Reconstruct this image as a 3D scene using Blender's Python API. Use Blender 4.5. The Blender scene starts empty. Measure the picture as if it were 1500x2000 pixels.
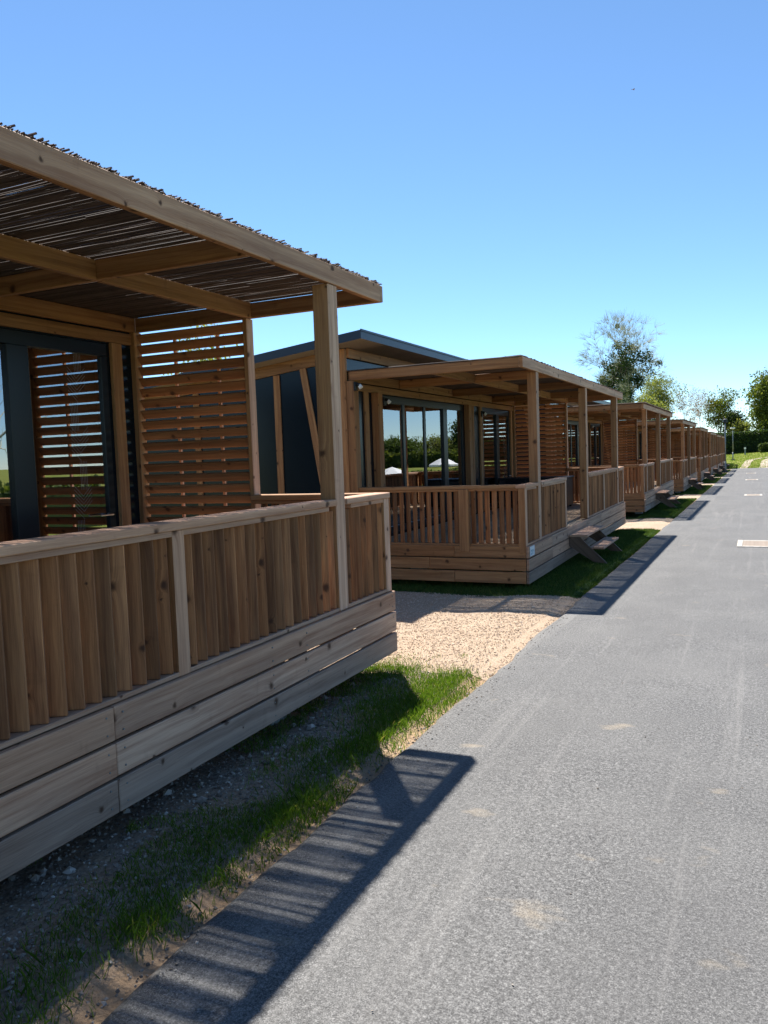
import bpy, math, random
from math import sin, cos, pi, radians, sqrt
from mathutils import Vector, Matrix, noise as mnoise

random.seed(7)
scene = bpy.context.scene
COL = scene.collection

# ------------------------------------------------------------------ camera
CAM_H = 1.6565
cam_data = bpy.data.cameras.new('camera')
cam_data.sensor_fit = 'VERTICAL'
cam_data.sensor_height = 32.0
cam_data.lens = 1555.7 / 2000.0 * 32.0
cam_data.clip_start = 0.05
cam_data.clip_end = 3000
cam = bpy.data.objects.new('camera', cam_data)
R_ = Vector((0.9070045, 0.41960669, -0.03567997))
U_ = Vector((0.00258302, 0.07918134, 0.99685688))
B_ = Vector((0.42111301, -0.90424584, 0.07073398))
cam.matrix_world = Matrix(((R_.x, U_.x, B_.x, 0), (R_.y, U_.y, B_.y, 0), (R_.z, U_.z, B_.z, CAM_H), (0, 0, 0, 1)))
COL.objects.link(cam)
scene.camera = cam

# ------------------------------------------------------------------ sky and sun
SUN_EL = radians(54.0)
SUN_DIR = Vector((-0.585 * cos(SUN_EL), 0.811 * cos(SUN_EL), sin(SUN_EL)))   # towards the sun
world = bpy.data.worlds.new('World')
scene.world = world
world.use_nodes = True
wn = world.node_tree
wn.nodes.clear()
sky = wn.nodes.new('ShaderNodeTexSky')
sky.sky_type = 'NISHITA'
sky.sun_disc = False
sky.sun_elevation = SUN_EL
sky.sun_rotation = math.atan2(SUN_DIR.x, SUN_DIR.y)
sky.altitude = 2500
sky.air_density = 1.0
sky.dust_density = 0.0
sky.ozone_density = 10.0
bg = wn.nodes.new('ShaderNodeBackground')
bg.inputs['Strength'].default_value = 0.095
wo = wn.nodes.new('ShaderNodeOutputWorld')
balance = wn.nodes.new('ShaderNodeMix')          # the camera's daylight white balance, the same over the whole sky
balance.data_type = 'RGBA'
balance.blend_type = 'MULTIPLY'
balance.inputs[0].default_value = 1.0
balance.inputs[7].default_value = (1.06, 1.0, 0.85, 1.0)
wn.links.new(sky.outputs[0], balance.inputs[6])
wn.links.new(balance.outputs[2], bg.inputs[0])
wn.links.new(bg.outputs[0], wo.inputs[0])

sun_data = bpy.data.lights.new('sun', 'SUN')
sun_data.energy = 4.6
sun_data.angle = radians(0.53)
sun_data.color = (1.0, 0.955, 0.89)
sun = bpy.data.objects.new('sun', sun_data)
sun.rotation_euler = SUN_DIR.to_track_quat('Z', 'Y').to_euler()
sun.location = (-20, 30, 40)
COL.objects.link(sun)

scene.view_settings.view_transform = 'Standard'
scene.view_settings.look = 'None'
scene.view_settings.gamma = 1.0
scene.view_settings.exposure = 1.32
scene.view_settings.use_curve_mapping = False
scene.render.engine = 'CYCLES'
scene.cycles.max_bounces = 10
scene.cycles.transparent_max_bounces = 16
scene.cycles.use_denoising = True


# ------------------------------------------------------------------ terrain
def lerp_table(t, v):
    if v <= t[0][0]:
        return t[0][1]
    for (a, za), (b, zb) in zip(t, t[1:]):
        if v <= b:
            k = (v - a) / (b - a)
            k = k * k * (3 - 2 * k) if b > 76 else k
            return za + (zb - za) * k
    return t[-1][1]


ZT = [(-60, 0.0), (4, 0.0), (76, -0.69), (96, -0.20), (130, 0.02), (400, 0.5)]


def road_z(y):
    return lerp_table(ZT, y)


def ground_z(x, y):
    z = road_z(y) - 0.035
    if x < -2.4:
        z -= 0.03 * min(1.0, (-2.4 - x) / 0.5)
    if x > 6:
        z -= min(2.2, (x - 6) * 0.07) * max(0.0, min(1.0, (95 - y) / 30.0))
    if x > -3 and y > 90:
        k = max(0, min(1, (x + 3) / 9.0)) * max(0, min(1, (y - 90) / 35.0))
        z += 0.45 * k
    return z


# ------------------------------------------------------------------ material helpers
def new_mat(name):
    m = bpy.data.materials.new(name)
    m.use_nodes = True
    nt = m.node_tree
    nt.nodes.clear()
    out = nt.nodes.new('ShaderNodeOutputMaterial')
    b = nt.nodes.new('ShaderNodeBsdfPrincipled')
    nt.links.new(b.outputs[0], out.inputs[0])
    return m, nt, b, out


class N:
    """small node-graph helper"""
    def __init__(self, nt):
        self.nt = nt

    def n(self, t, **kw):
        nd = self.nt.nodes.new(t)
        for k, v in kw.items():
            setattr(nd, k, v)
        return nd

    def link(self, a, b):
        self.nt.links.new(a, b)

    def setin(self, nd, key, v):
        if v is None:
            return
        if hasattr(v, 'is_linked') or isinstance(v, bpy.types.NodeSocket):
            self.link(v, nd.inputs[key])
        else:
            nd.inputs[key].default_value = v

    def math(self, op, a, b=None, c=None, clamp=False):
        nd = self.n('ShaderNodeMath', operation=op, use_clamp=clamp)
        self.setin(nd, 0, a)
        self.setin(nd, 1, b)
        self.setin(nd, 2, c)
        return nd.outputs[0]

    def noise(self, vec, scale, detail=4, rough=0.55, dist=0.0, dim='3D', w=None):
        nd = self.n('ShaderNodeTexNoise', noise_dimensions=dim)
        if vec is not None:
            self.link(vec, nd.inputs['Vector'])
        nd.inputs['Scale'].default_value = scale
        nd.inputs['Detail'].default_value = detail
        nd.inputs['Roughness'].default_value = rough
        nd.inputs['Distortion'].default_value = dist
        if w is not None:
            self.setin(nd, 'W', w)
        return nd.outputs['Fac']

    def ramp(self, fac, stops, interp='LINEAR'):
        nd = self.n('ShaderNodeValToRGB')
        nd.color_ramp.interpolation = interp
        els = nd.color_ramp.elements
        while len(els) < len(stops):
            els.new(0.5)
        for e, (p, c) in zip(els, stops):
            e.position = p
            e.color = (c[0], c[1], c[2], 1) if not isinstance(c, float) else (c, c, c, 1)
        self.link(fac, nd.inputs[0])
        return nd.outputs[0]

    def mix(self, fac, a, b, mode='MIX'):
        nd = self.n('ShaderNodeMix', data_type='RGBA', blend_type=mode)
        self.setin(nd, 0, fac)
        for key, v in ((6, a), (7, b)):
            if isinstance(v, tuple):
                v = (v[0], v[1], v[2], 1)
            self.setin(nd, key, v)
        return nd.outputs[2]

    def combine(self, x, y, z):
        nd = self.n('ShaderNodeCombineXYZ')
        self.setin(nd, 0, x)
        self.setin(nd, 1, y)
        self.setin(nd, 2, z)
        return nd.outputs[0]

    def sep(self, v):
        nd = self.n('ShaderNodeSeparateXYZ')
        self.link(v, nd.inputs[0])
        return nd.outputs

    def bump(self, h, strength, dist, bsdf):
        nd = self.n('ShaderNodeBump')
        nd.inputs['Strength'].default_value = strength
        nd.inputs['Distance'].default_value = dist
        self.link(h, nd.inputs['Height'])
        self.link(nd.outputs[0], bsdf.inputs['Normal'])


def plain(name, col, rough=0.6, metal=0.0, spec=0.5, var=0.12, scale=6.0):
    m, nt, b, o = new_mat(name)
    g = N(nt)
    tc = g.n('ShaderNodeTexCoord')
    f = g.noise(tc.outputs['Object'], scale, 5, 0.6)
    c = g.ramp(f, [(0.3, tuple(v * (1 - var) for v in col)), (0.7, tuple(v * (1 + var) for v in col))])
    g.link(c, b.inputs['Base Color'])
    b.inputs['Roughness'].default_value = rough
    b.inputs['Metallic'].default_value = metal
    b.inputs['Specular IOR Level'].default_value = spec
    return m


def wood(name, dark, light, knot=(0.06, 0.025, 0.012), grey=0.0, knots=1.0, rough=0.72, tint=0.30):
    m, nt, b, o = new_mat(name)
    g = N(nt)
    uv = g.n('ShaderNodeUVMap', uv_map='grain').outputs[0]
    rnd = g.n('ShaderNodeObjectInfo').outputs['Random']
    u, v, _ = g.sep(uv)
    off = g.math('MULTIPLY', rnd, 53.0)
    u2 = g.math('ADD', u, off)
    # knots in metric space
    kraw = g.combine(u2, g.math('ADD', v, g.math('MULTIPLY', rnd, 17.3)), 0.0)
    kn = g.n('ShaderNodeTexNoise')
    g.link(kraw, kn.inputs['Vector'])
    kn.inputs['Scale'].default_value = 22.0
    kn.inputs['Detail'].default_value = 2.0
    kadd = g.n('ShaderNodeVectorMath', operation='MULTIPLY_ADD')
    g.link(kn.outputs['Color'], kadd.inputs[0])
    kadd.inputs[1].default_value = (0.035, 0.022, 0.0)
    g.link(kraw, kadd.inputs[2])
    kv = kadd.outputs[0]
    vor = g.n('ShaderNodeTexVoronoi', voronoi_dimensions='2D', feature='F1')
    g.link(kv, vor.inputs['Vector'])
    vor.inputs['Scale'].default_value = 4.2
    vor.inputs['Randomness'].default_value = 1.0
    d = vor.outputs['Distance']
    csep = g.n('ShaderNodeSeparateColor')
    g.link(vor.outputs['Color'], csep.inputs[0])
    size = g.math('MULTIPLY_ADD', csep.outputs[0], 0.23, -0.085)      # many cells carry no knot
    size = g.math('MAXIMUM', size, 0.0005)
    rel = g.math('DIVIDE', d, size)
    kmask = g.ramp(rel, [(0.35, 1.0), (1.0, 0.0)])
    halo = g.math('DIVIDE', 1.0, g.math('ADD', g.math('MULTIPLY', rel, rel), 1.0))
    # grain, bent around the knots
    vb = g.math('ADD', v, g.math('MULTIPLY', halo, 0.03))
    gv = g.combine(g.math('MULTIPLY', u2, 0.9), g.math('MULTIPLY', vb, 24.0), g.math('MULTIPLY', rnd, 91.0))
    n1 = g.noise(gv, 1.0, 5, 0.6, 0.5)
    fv = g.combine(g.math('MULTIPLY', u2, 6.0), g.math('MULTIPLY', vb, 210.0), rnd)
    n2 = g.noise(fv, 1.0, 3, 0.6)
    gr = g.math('ADD', g.math('MULTIPLY', n1, 0.72), g.math('MULTIPLY', n2, 0.28))
    col = g.ramp(gr, [(0.36, dark), (0.50, tuple((a + c) / 2 for a, c in zip(dark, light))), (0.62, light)])
    # broad weathering in patches
    wv = g.combine(g.math('MULTIPLY', u2, 1.6), g.math('MULTIPLY', v, 5.0), g.math('MULTIPLY', rnd, 31.0))
    wz = g.noise(wv, 1.0, 4, 0.6)
    gcol = (0.31, 0.24, 0.19)
    wf = g.math('MULTIPLY', g.ramp(wz, [(0.35, 0.0), (0.7, 1.0)]), grey)
    col = g.mix(wf, col, gcol)
    # damp streaks
    sv = g.noise(g.combine(g.math('MULTIPLY', u2, 9.0), g.math('MULTIPLY', v, 3.0), 3.7), 1.0, 3, 0.7)
    col = g.mix(g.ramp(sv, [(0.62, 0.0), (0.8, 0.35)]), col, tuple(c * 0.5 for c in dark))
    # board to board difference
    att = g.n('ShaderNodeAttribute', attribute_name='tint')
    tsum = g.math('FRACT', g.math('ADD', g.math('MULTIPLY', rnd, 7.31), att.outputs['Fac']))
    br = g.math('MULTIPLY_ADD', tsum, tint * 2, 1.0 - tint)
    warm = g.math('FRACT', g.math('MULTIPLY', tsum, 5.77))
    col = g.mix(1.0, col, g.combine(br, g.math('MULTIPLY', br, g.math('MULTIPLY_ADD', warm, 0.12, 0.94)), g.math('MULTIPLY', br, g.math('MULTIPLY_ADD', warm, 0.24, 0.88))), 'MULTIPLY')
    km = g.math('MULTIPLY', kmask, knots)
    col = g.mix(g.math('MULTIPLY', g.math('MULTIPLY', halo, halo), 0.55), col, tuple(c * 0.55 for c in dark))
    col = g.mix(g.math('MULTIPLY', km, 0.88), col, knot)
    g.link(col, b.inputs['Base Color'])
    b.inputs['Roughness'].default_value = rough
    b.inputs['Specular IOR Level'].default_value = 0.3
    g.bump(gr, 0.35, 0.004, b)
    return m


M = {}
M['weathered'] = wood('weathered_pine', (0.32, 0.165, 0.098), (0.60, 0.375, 0.245), grey=0.22, tint=0.18)
M['weathered_low'] = wood('splashed_pine', (0.17, 0.102, 0.070), (0.37, 0.25, 0.178), grey=0.40, tint=0.18)
M['brown'] = wood('brown_pine', (0.21, 0.090, 0.034), (0.41, 0.205, 0.084), grey=0.08, tint=0.22)
M['slat'] = wood('slat_pine', (0.155, 0.060, 0.024), (0.42, 0.195, 0.080), grey=0.06, tint=0.42)
M['louver'] = wood('louver_larch', (0.215, 0.090, 0.036), (0.40, 0.19, 0.080), grey=0.03, tint=0.2)
M['stair'] = wood('stair_pine', (0.075, 0.042, 0.026), (0.15, 0.09, 0.055), grey=0.15, tint=0.15)
M['deck'] = wood('deck_pine', (0.25, 0.17, 0.10), (0.40, 0.29, 0.18), grey=0.5)
M['panel'] = plain('navy_panel', (0.006, 0.011, 0.017), 0.22, 0.0, 0.25, 0.10, 1.5)
M['frame'] = plain('dark_aluminium', (0.006, 0.010, 0.015), 0.30, 0.0, 0.3, 0.08)
M['roofing'] = plain('roof_metal', (0.011, 0.017, 0.032), 0.36, 0.0, 0.5, 0.12, 3)
M['soffit'] = plain('soffit_board', (0.30, 0.225, 0.17), 0.7, 0, 0.3, 0.12, 2)
M['black'] = plain('black_plastic', (0.008, 0.009, 0.011), 0.5)
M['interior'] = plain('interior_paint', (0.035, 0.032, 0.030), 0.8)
M['chrome'] = plain('brushed_metal', (0.7, 0.7, 0.7), 0.3, 1.0)
M['white'] = plain('white_enamel', (0.75, 0.75, 0.72), 0.45)
M['decal'] = plain('frosted_film', (0.40, 0.41, 0.41), 0.8)
M['canvas'] = plain('white_canvas', (0.80, 0.79, 0.76), 0.8)
M['concrete'] = plain('concrete', (0.42, 0.40, 0.37), 0.85, 0, 0.3, 0.18, 14)
M['whiteconcrete'] = plain('pale_concrete', (0.42, 0.385, 0.335), 0.8, 0, 0.3, 0.35, 12)
M['grate'] = plain('sandy_grate', (0.30, 0.235, 0.18), 0.7, 0, 0.4, 0.2, 20)
M['pole'] = plain('galvanised_steel', (0.22, 0.24, 0.24), 0.5, 0.6, 0.5)
M['bird'] = plain('bird_feather', (0.30, 0.13, 0.06), 0.8)


def glass_mat():
    m, nt, b, o = new_mat('coated_glass')
    nt.nodes.remove(b)
    g = N(nt)
    tr = g.n('ShaderNodeBsdfTransparent')
    tr.inputs[0].default_value = (0.72, 0.76, 0.78, 1)
    gl = g.n('ShaderNodeBsdfGlossy')
    gl.inputs['Roughness'].default_value = 0.0
    gl.inputs['Color'].default_value = (0.92, 0.95, 1.0, 1)
    fr = g.n('ShaderNodeFresnel')
    fr.inputs['IOR'].default_value = 4.2
    mx = g.n('ShaderNodeMixShader')
    g.link(fr.outputs[0], mx.inputs[0])
    g.link(tr.outputs[0], mx.inputs[1])
    g.link(gl.outputs[0], mx.inputs[2])
    g.link(mx.outputs[0], o.inputs[0])
    return m


M['glass'] = glass_mat()


def reed_mat():
    m, nt, b, o = new_mat('heather_reed')
    g = N(nt)
    uv = g.n('ShaderNodeUVMap', uv_map='grain').outputs[0]
    att = g.n('ShaderNodeAttribute', attribute_name='tint').outputs['Fac']
    f = g.noise(g.combine(g.math('MULTIPLY', g.sep(uv)[0], 9.0), att, 0.0), 1.0, 3)
    c = g.ramp(g.math('ADD', g.math('MULTIPLY', f, 0.6), g.math('MULTIPLY', att, 0.4)),
               [(0.3, (0.050, 0.032, 0.026)), (0.7, (0.145, 0.098, 0.075))])
    g.link(c, b.inputs['Base Color'])
    b.inputs['Roughness'].default_value = 0.8
    return m


M['reed'] = reed_mat()


def asphalt_mat():
    m, nt, b, o = new_mat('asphalt')
    g = N(nt)
    pos = g.n('ShaderNodeNewGeometry').outputs['Position']
    x, y, z = g.sep(pos)
    fine = g.noise(pos, 190.0, 3, 0.65)
    mid = g.noise(pos, 75.0, 3, 0.6)
    gr = g.math('ADD', g.math('MULTIPLY', fine, 0.62), g.math('MULTIPLY', mid, 0.38))
    c = g.ramp(gr, [(0.36, (0.010, 0.010, 0.010)), (0.46, (0.066, 0.065, 0.064)), (0.54, (0.128, 0.126, 0.123)), (0.64, (0.265, 0.26, 0.25))])
    c = g.mix(0.08, c, (0.10, 0.098, 0.096))
    # worn, dusty lanes and blotches
    bl = g.noise(pos, 1.1, 5, 0.65)
    c = g.mix(g.ramp(bl, [(0.40, 0.0), (0.75, 0.28)]), c, (0.19, 0.185, 0.175))
    lane = g.noise(g.combine(g.math('MULTIPLY', x, 5.5), g.math('MULTIPLY', y, 0.16), 2.0), 1.0, 4, 0.7, 0.4)
    c = g.mix(g.ramp(lane, [(0.55, 0.0), (0.70, 0.30)]), c, (0.25, 0.24, 0.225))
    dk = g.noise(g.combine(g.math('MULTIPLY', x, 0.9), g.math('MULTIPLY', y, 0.28), 9.0), 1.0, 4, 0.6)
    c = g.mix(g.ramp(dk, [(0.48, 0.0), (0.70, 0.45)]), c, (0.075, 0.073, 0.072))
    # sandy smears
    st = g.noise(g.combine(g.math('MULTIPLY', x, 2.3), g.math('MULTIPLY', y, 3.9), 5.0), 1.0, 3, 0.55)
    c = g.mix(g.math('MULTIPLY', g.ramp(st, [(0.66, 0.0), (0.76, 0.7)]), g.ramp(fine, [(0.35, 0.2), (0.6, 1.0)])), c, (0.33, 0.27, 0.19))
    # fine dirt trodden in along the left edge
    en = g.noise(pos, 4.0, 5, 0.7)
    ed = g.math('ADD', g.math('MULTIPLY', g.math('ADD', x, 1.80), -1.0), g.math('MULTIPLY', en, 0.22))
    c = g.mix(g.ramp(ed, [(0.09, 0.0), (0.19, 0.65)]), c, (0.26, 0.20, 0.14))
    g.link(c, b.inputs['Base Color'])
    b.inputs['Roughness'].default_value = 0.82
    b.inputs['Specular IOR Level'].default_value = 0.35
    g.bump(gr, 0.5, 0.006, b)
    return m


M['asphalt'] = asphalt_mat()


def ground_mat():
    m, nt, b, o = new_mat('earth_and_meadow')
    g = N(nt)
    pos = g.n('ShaderNodeNewGeometry').outputs['Position']
    x, y, z = g.sep(pos)
    n1 = g.noise(pos, 3.0, 6, 0.65)
    n2 = g.noise(pos, 42.0, 5, 0.7)
    earth = g.ramp(n2, [(0.25, (0.12, 0.085, 0.058)), (0.5, (0.28, 0.20, 0.135)), (0.72, (0.42, 0.33, 0.235))])
    vor = g.n('ShaderNodeTexVoronoi', feature='F1')
    g.link(pos, vor.inputs['Vector'])
    vor.inputs['Scale'].default_value = 46.0
    cs = g.n('ShaderNodeSeparateColor')
    g.link(vor.outputs['Color'], cs.inputs[0])
    grit = g.ramp(cs.outputs[1], [(0.2, (0.13, 0.115, 0.10)), (0.8, (0.33, 0.30, 0.265))])
    earth = g.mix(g.ramp(n1, [(0.42, 0.0), (0.62, 0.65)]), earth, grit)
    # sandy shoulder beside the asphalt
    sh = g.math('ADD', g.math('ABSOLUTE', g.math('ADD', x, 1.80)), g.math('MULTIPLY', n1, -0.22))
    earth = g.mix(g.ramp(sh, [(0.0, 0.75), (0.11, 0.0)]), earth, (0.37, 0.25, 0.15))
    # meadow beyond
    n3 = g.noise(pos, 0.35, 6, 0.7)
    n4 = g.noise(pos, 9.0, 5, 0.75)
    mead = g.ramp(g.math('ADD', g.math('MULTIPLY', n3, 0.55), g.math('MULTIPLY', n4, 0.45)),
                  [(0.3, (0.070, 0.098, 0.016)), (0.5, (0.165, 0.190, 0.035)), (0.68, (0.28, 0.255, 0.085))])
    fy = g.math('MULTIPLY', g.math('SUBTRACT', y, 70.0), 0.15, clamp=True)
    fl = g.math('MULTIPLY', g.math('SUBTRACT', -5.4, x), 2.0, clamp=True)
    fr = g.math('MULTIPLY', g.math('SUBTRACT', x, 2.6), 3.0, clamp=True)
    f = g.math('MAXIMUM', fy, g.math('MAXIMUM', fl, fr))
    c = g.mix(f, earth, mead)
    g.link(c, b.inputs['Base Color'])
    b.inputs['Roughness'].default_value = 0.95
    b.inputs['Specular IOR Level'].default_value = 0.1
    g.bump(g.math('ADD', n2, g.math('MULTIPLY', vor.outputs['Distance'], -0.5)), 0.8, 0.02, b)
    return m


M['ground'] = ground_mat()


def gravel_mat(name, lo, hi, sc=70.0):
    m, nt, b, o = new_mat(name)
    g = N(nt)
    pos = g.n('ShaderNodeNewGeometry').outputs['Position']
    vor = g.n('ShaderNodeTexVoronoi', feature='F1')
    g.link(pos, vor.inputs['Vector'])
    vor.inputs['Scale'].default_value = sc
    cs = g.n('ShaderNodeSeparateColor')
    g.link(vor.outputs['Color'], cs.inputs[0])
    c = g.ramp(cs.outputs[0], [(0.05, lo), (0.95, hi)])
    sh = g.ramp(vor.outputs['Distance'], [(0.45, 1.0), (0.85, 0.55)])
    c = g.mix(1.0, c, sh, 'MULTIPLY')
    n = g.noise(pos, 2.2, 5, 0.65)
    c = g.mix(g.ramp(n, [(0.45, 0.0), (0.75, 0.4)]), c, tuple(v * 0.72 for v in lo))
    g.link(c, b.inputs['Base Color'])
    b.inputs['Roughness'].default_value = 0.9
    b.inputs['Specular IOR Level'].default_value = 0.2
    g.bump(g.math('MULTIPLY', vor.outputs['Distance'], -1.0), 0.8, 0.012, b)
    return m


M['gravel'] = gravel_mat('pale_gravel', (0.44, 0.32, 0.215), (0.60, 0.46, 0.335), 120.0)
M['track'] = gravel_mat('track_gravel', (0.38, 0.30, 0.23), (0.60, 0.50, 0.41), 30.0)


def tinted(name, stops, rough=0.8, trans=0.0):
    """colour from the per-face 'tint' attribute (stones, leaves, blades)"""
    m, nt, b, o = new_mat(name)
    g = N(nt)
    att = g.n('ShaderNodeAttribute', attribute_name='tint').outputs['Fac']
    c = g.ramp(att, stops)
    g.link(c, b.inputs['Base Color'])
    b.inputs['Roughness'].default_value = rough
    b.inputs['Specular IOR Level'].default_value = 0.25
    if trans > 0:
        t = g.n('ShaderNodeBsdfTranslucent')
        c2 = g.mix(1.0, c, (1.35, 1.35, 0.6), 'MULTIPLY')
        g.link(c2, t.inputs[0])
        mx = g.n('ShaderNodeMixShader')
        mx.inputs[0].default_value = trans
        g.link(b.outputs[0], mx.inputs[1])
        g.link(t.outputs[0], mx.inputs[2])
        g.link(mx.outputs[0], o.inputs[0])
    return m


M['stone'] = tinted('small_stone', [(0.0, (0.11, 0.09, 0.072)), (0.6, (0.24, 0.205, 0.17)), (1.0, (0.46, 0.41, 0.35))])
M['padstone'] = tinted('pad_stone', [(0.0, (0.40, 0.29, 0.195)), (0.6, (0.53, 0.41, 0.30)), (1.0, (0.66, 0.56, 0.45))])
M['grass'] = tinted('grass_blade', [(0.0, (0.030, 0.070, 0.008)), (0.55, (0.085, 0.165, 0.016)), (0.9, (0.15, 0.22, 0.03)), (1.0, (0.30, 0.27, 0.11))], 0.6, 0.45)
M['turf'] = tinted('short_turf', [(0.0, (0.022, 0.055, 0.010)), (0.6, (0.060, 0.125, 0.020)), (1.0, (0.14, 0.17, 0.05))], 0.7, 0.35)
M['ivy'] = tinted('ivy_leaf', [(0.0, (0.012, 0.030, 0.008)), (0.6, (0.034, 0.064, 0.016)), (1.0, (0.10, 0.135, 0.035))], 0.55, 0.2)
M['lightleaf'] = tinted('young_leaf', [(0.0, (0.045, 0.070, 0.014)), (0.6, (0.11, 0.145, 0.028)), (1.0, (0.22, 0.235, 0.055))], 0.65, 0.4)
M['bud'] = tinted('spring_leaf', [(0.0, (0.11, 0.14, 0.035)), (0.6, (0.215, 0.24, 0.075)), (1.0, (0.36, 0.35, 0.15))], 0.7, 0.4)
M['midleaf'] = tinted('summer_leaf', [(0.0, (0.030, 0.055, 0.012)), (0.6, (0.075, 0.115, 0.024)), (1.0, (0.15, 0.18, 0.045))], 0.65, 0.35)
M['redbud'] = tinted('reddish_bud', [(0.0, (0.19, 0.115, 0.075)), (1.0, (0.33, 0.23, 0.17))], 0.7, 0.3)
M['hedge'] = tinted('hedge_leaf', [(0.0, (0.018, 0.038, 0.010)), (0.6, (0.040, 0.072, 0.016)), (1.0, (0.085, 0.125, 0.030))], 0.6, 0.3)
M['bark'] = plain('bark', (0.115, 0.092, 0.075), 0.9, 0, 0.2, 0.3, 4)
M['twig'] = plain('pale_twig', (0.42, 0.41, 0.30), 0.9, 0, 0.2, 0.2, 4)


def curtain_mat():
    m, nt, b, o = new_mat('chevron_curtain')
    g = N(nt)
    uv = g.n('ShaderNodeUVMap', uv_map='grain').outputs[0]
    u, v, _ = g.sep(uv)
    zig = g.math('PINGPONG', v, 0.07)
    s = g.math('FRACT', g.math('MULTIPLY', g.math('ADD', u, g.math('MULTIPLY', zig, 1.0)), 42.0))
    big = g.math('FRACT', g.math('MULTIPLY', u, 3.1))
    diag = g.math('LESS_THAN', s, 0.2)
    vert = g.math('LESS_THAN', g.math('FRACT', g.math('MULTIPLY', v, 60.0)), 0.15)
    sel = g.math('LESS_THAN', big, 0.45)
    line = g.math('ADD', g.math('MULTIPLY', diag, sel), g.math('MULTIPLY', vert, g.math('SUBTRACT', 1.0, sel)))
    strip = g.math('MULTIPLY', g.math('GREATER_THAN', v, 0.10), g.math('LESS_THAN', v, 0.27))
    c = g.mix(g.math('MULTIPLY', line, strip), (0.055, 0.060, 0.058), (0.75, 0.74, 0.70))
    g.link(c, b.inputs['Base Color'])
    b.inputs['Roughness'].default_value = 0.9
    return m


M['curtain'] = curtain_mat()


def plaque_mat():
    m, nt, b, o = new_mat('plaque_print')
    g = N(nt)
    tc = g.n('ShaderNodeTexCoord').outputs['Object']
    x, y, z = g.sep(tc)
    inb = g.math('MULTIPLY', g.math('LESS_THAN', g.math('ABSOLUTE', y), 0.085), g.math('LESS_THAN', g.math('ABSOLUTE', g.math('ADD', z, 0.012)), 0.032))
    n = g.noise(tc, 38.0, 3, 0.6)
    f = g.math('MULTIPLY', inb, g.ramp(n, [(0.40, 0.15), (0.55, 1.0)]))
    g.link(g.mix(f, (0.66, 0.72, 0.74), (0.20, 0.38, 0.46)), b.inputs['Base Color'])
    b.inputs['Roughness'].default_value = 0.4
    return m


M['plaque'] = plaque_mat()


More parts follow.
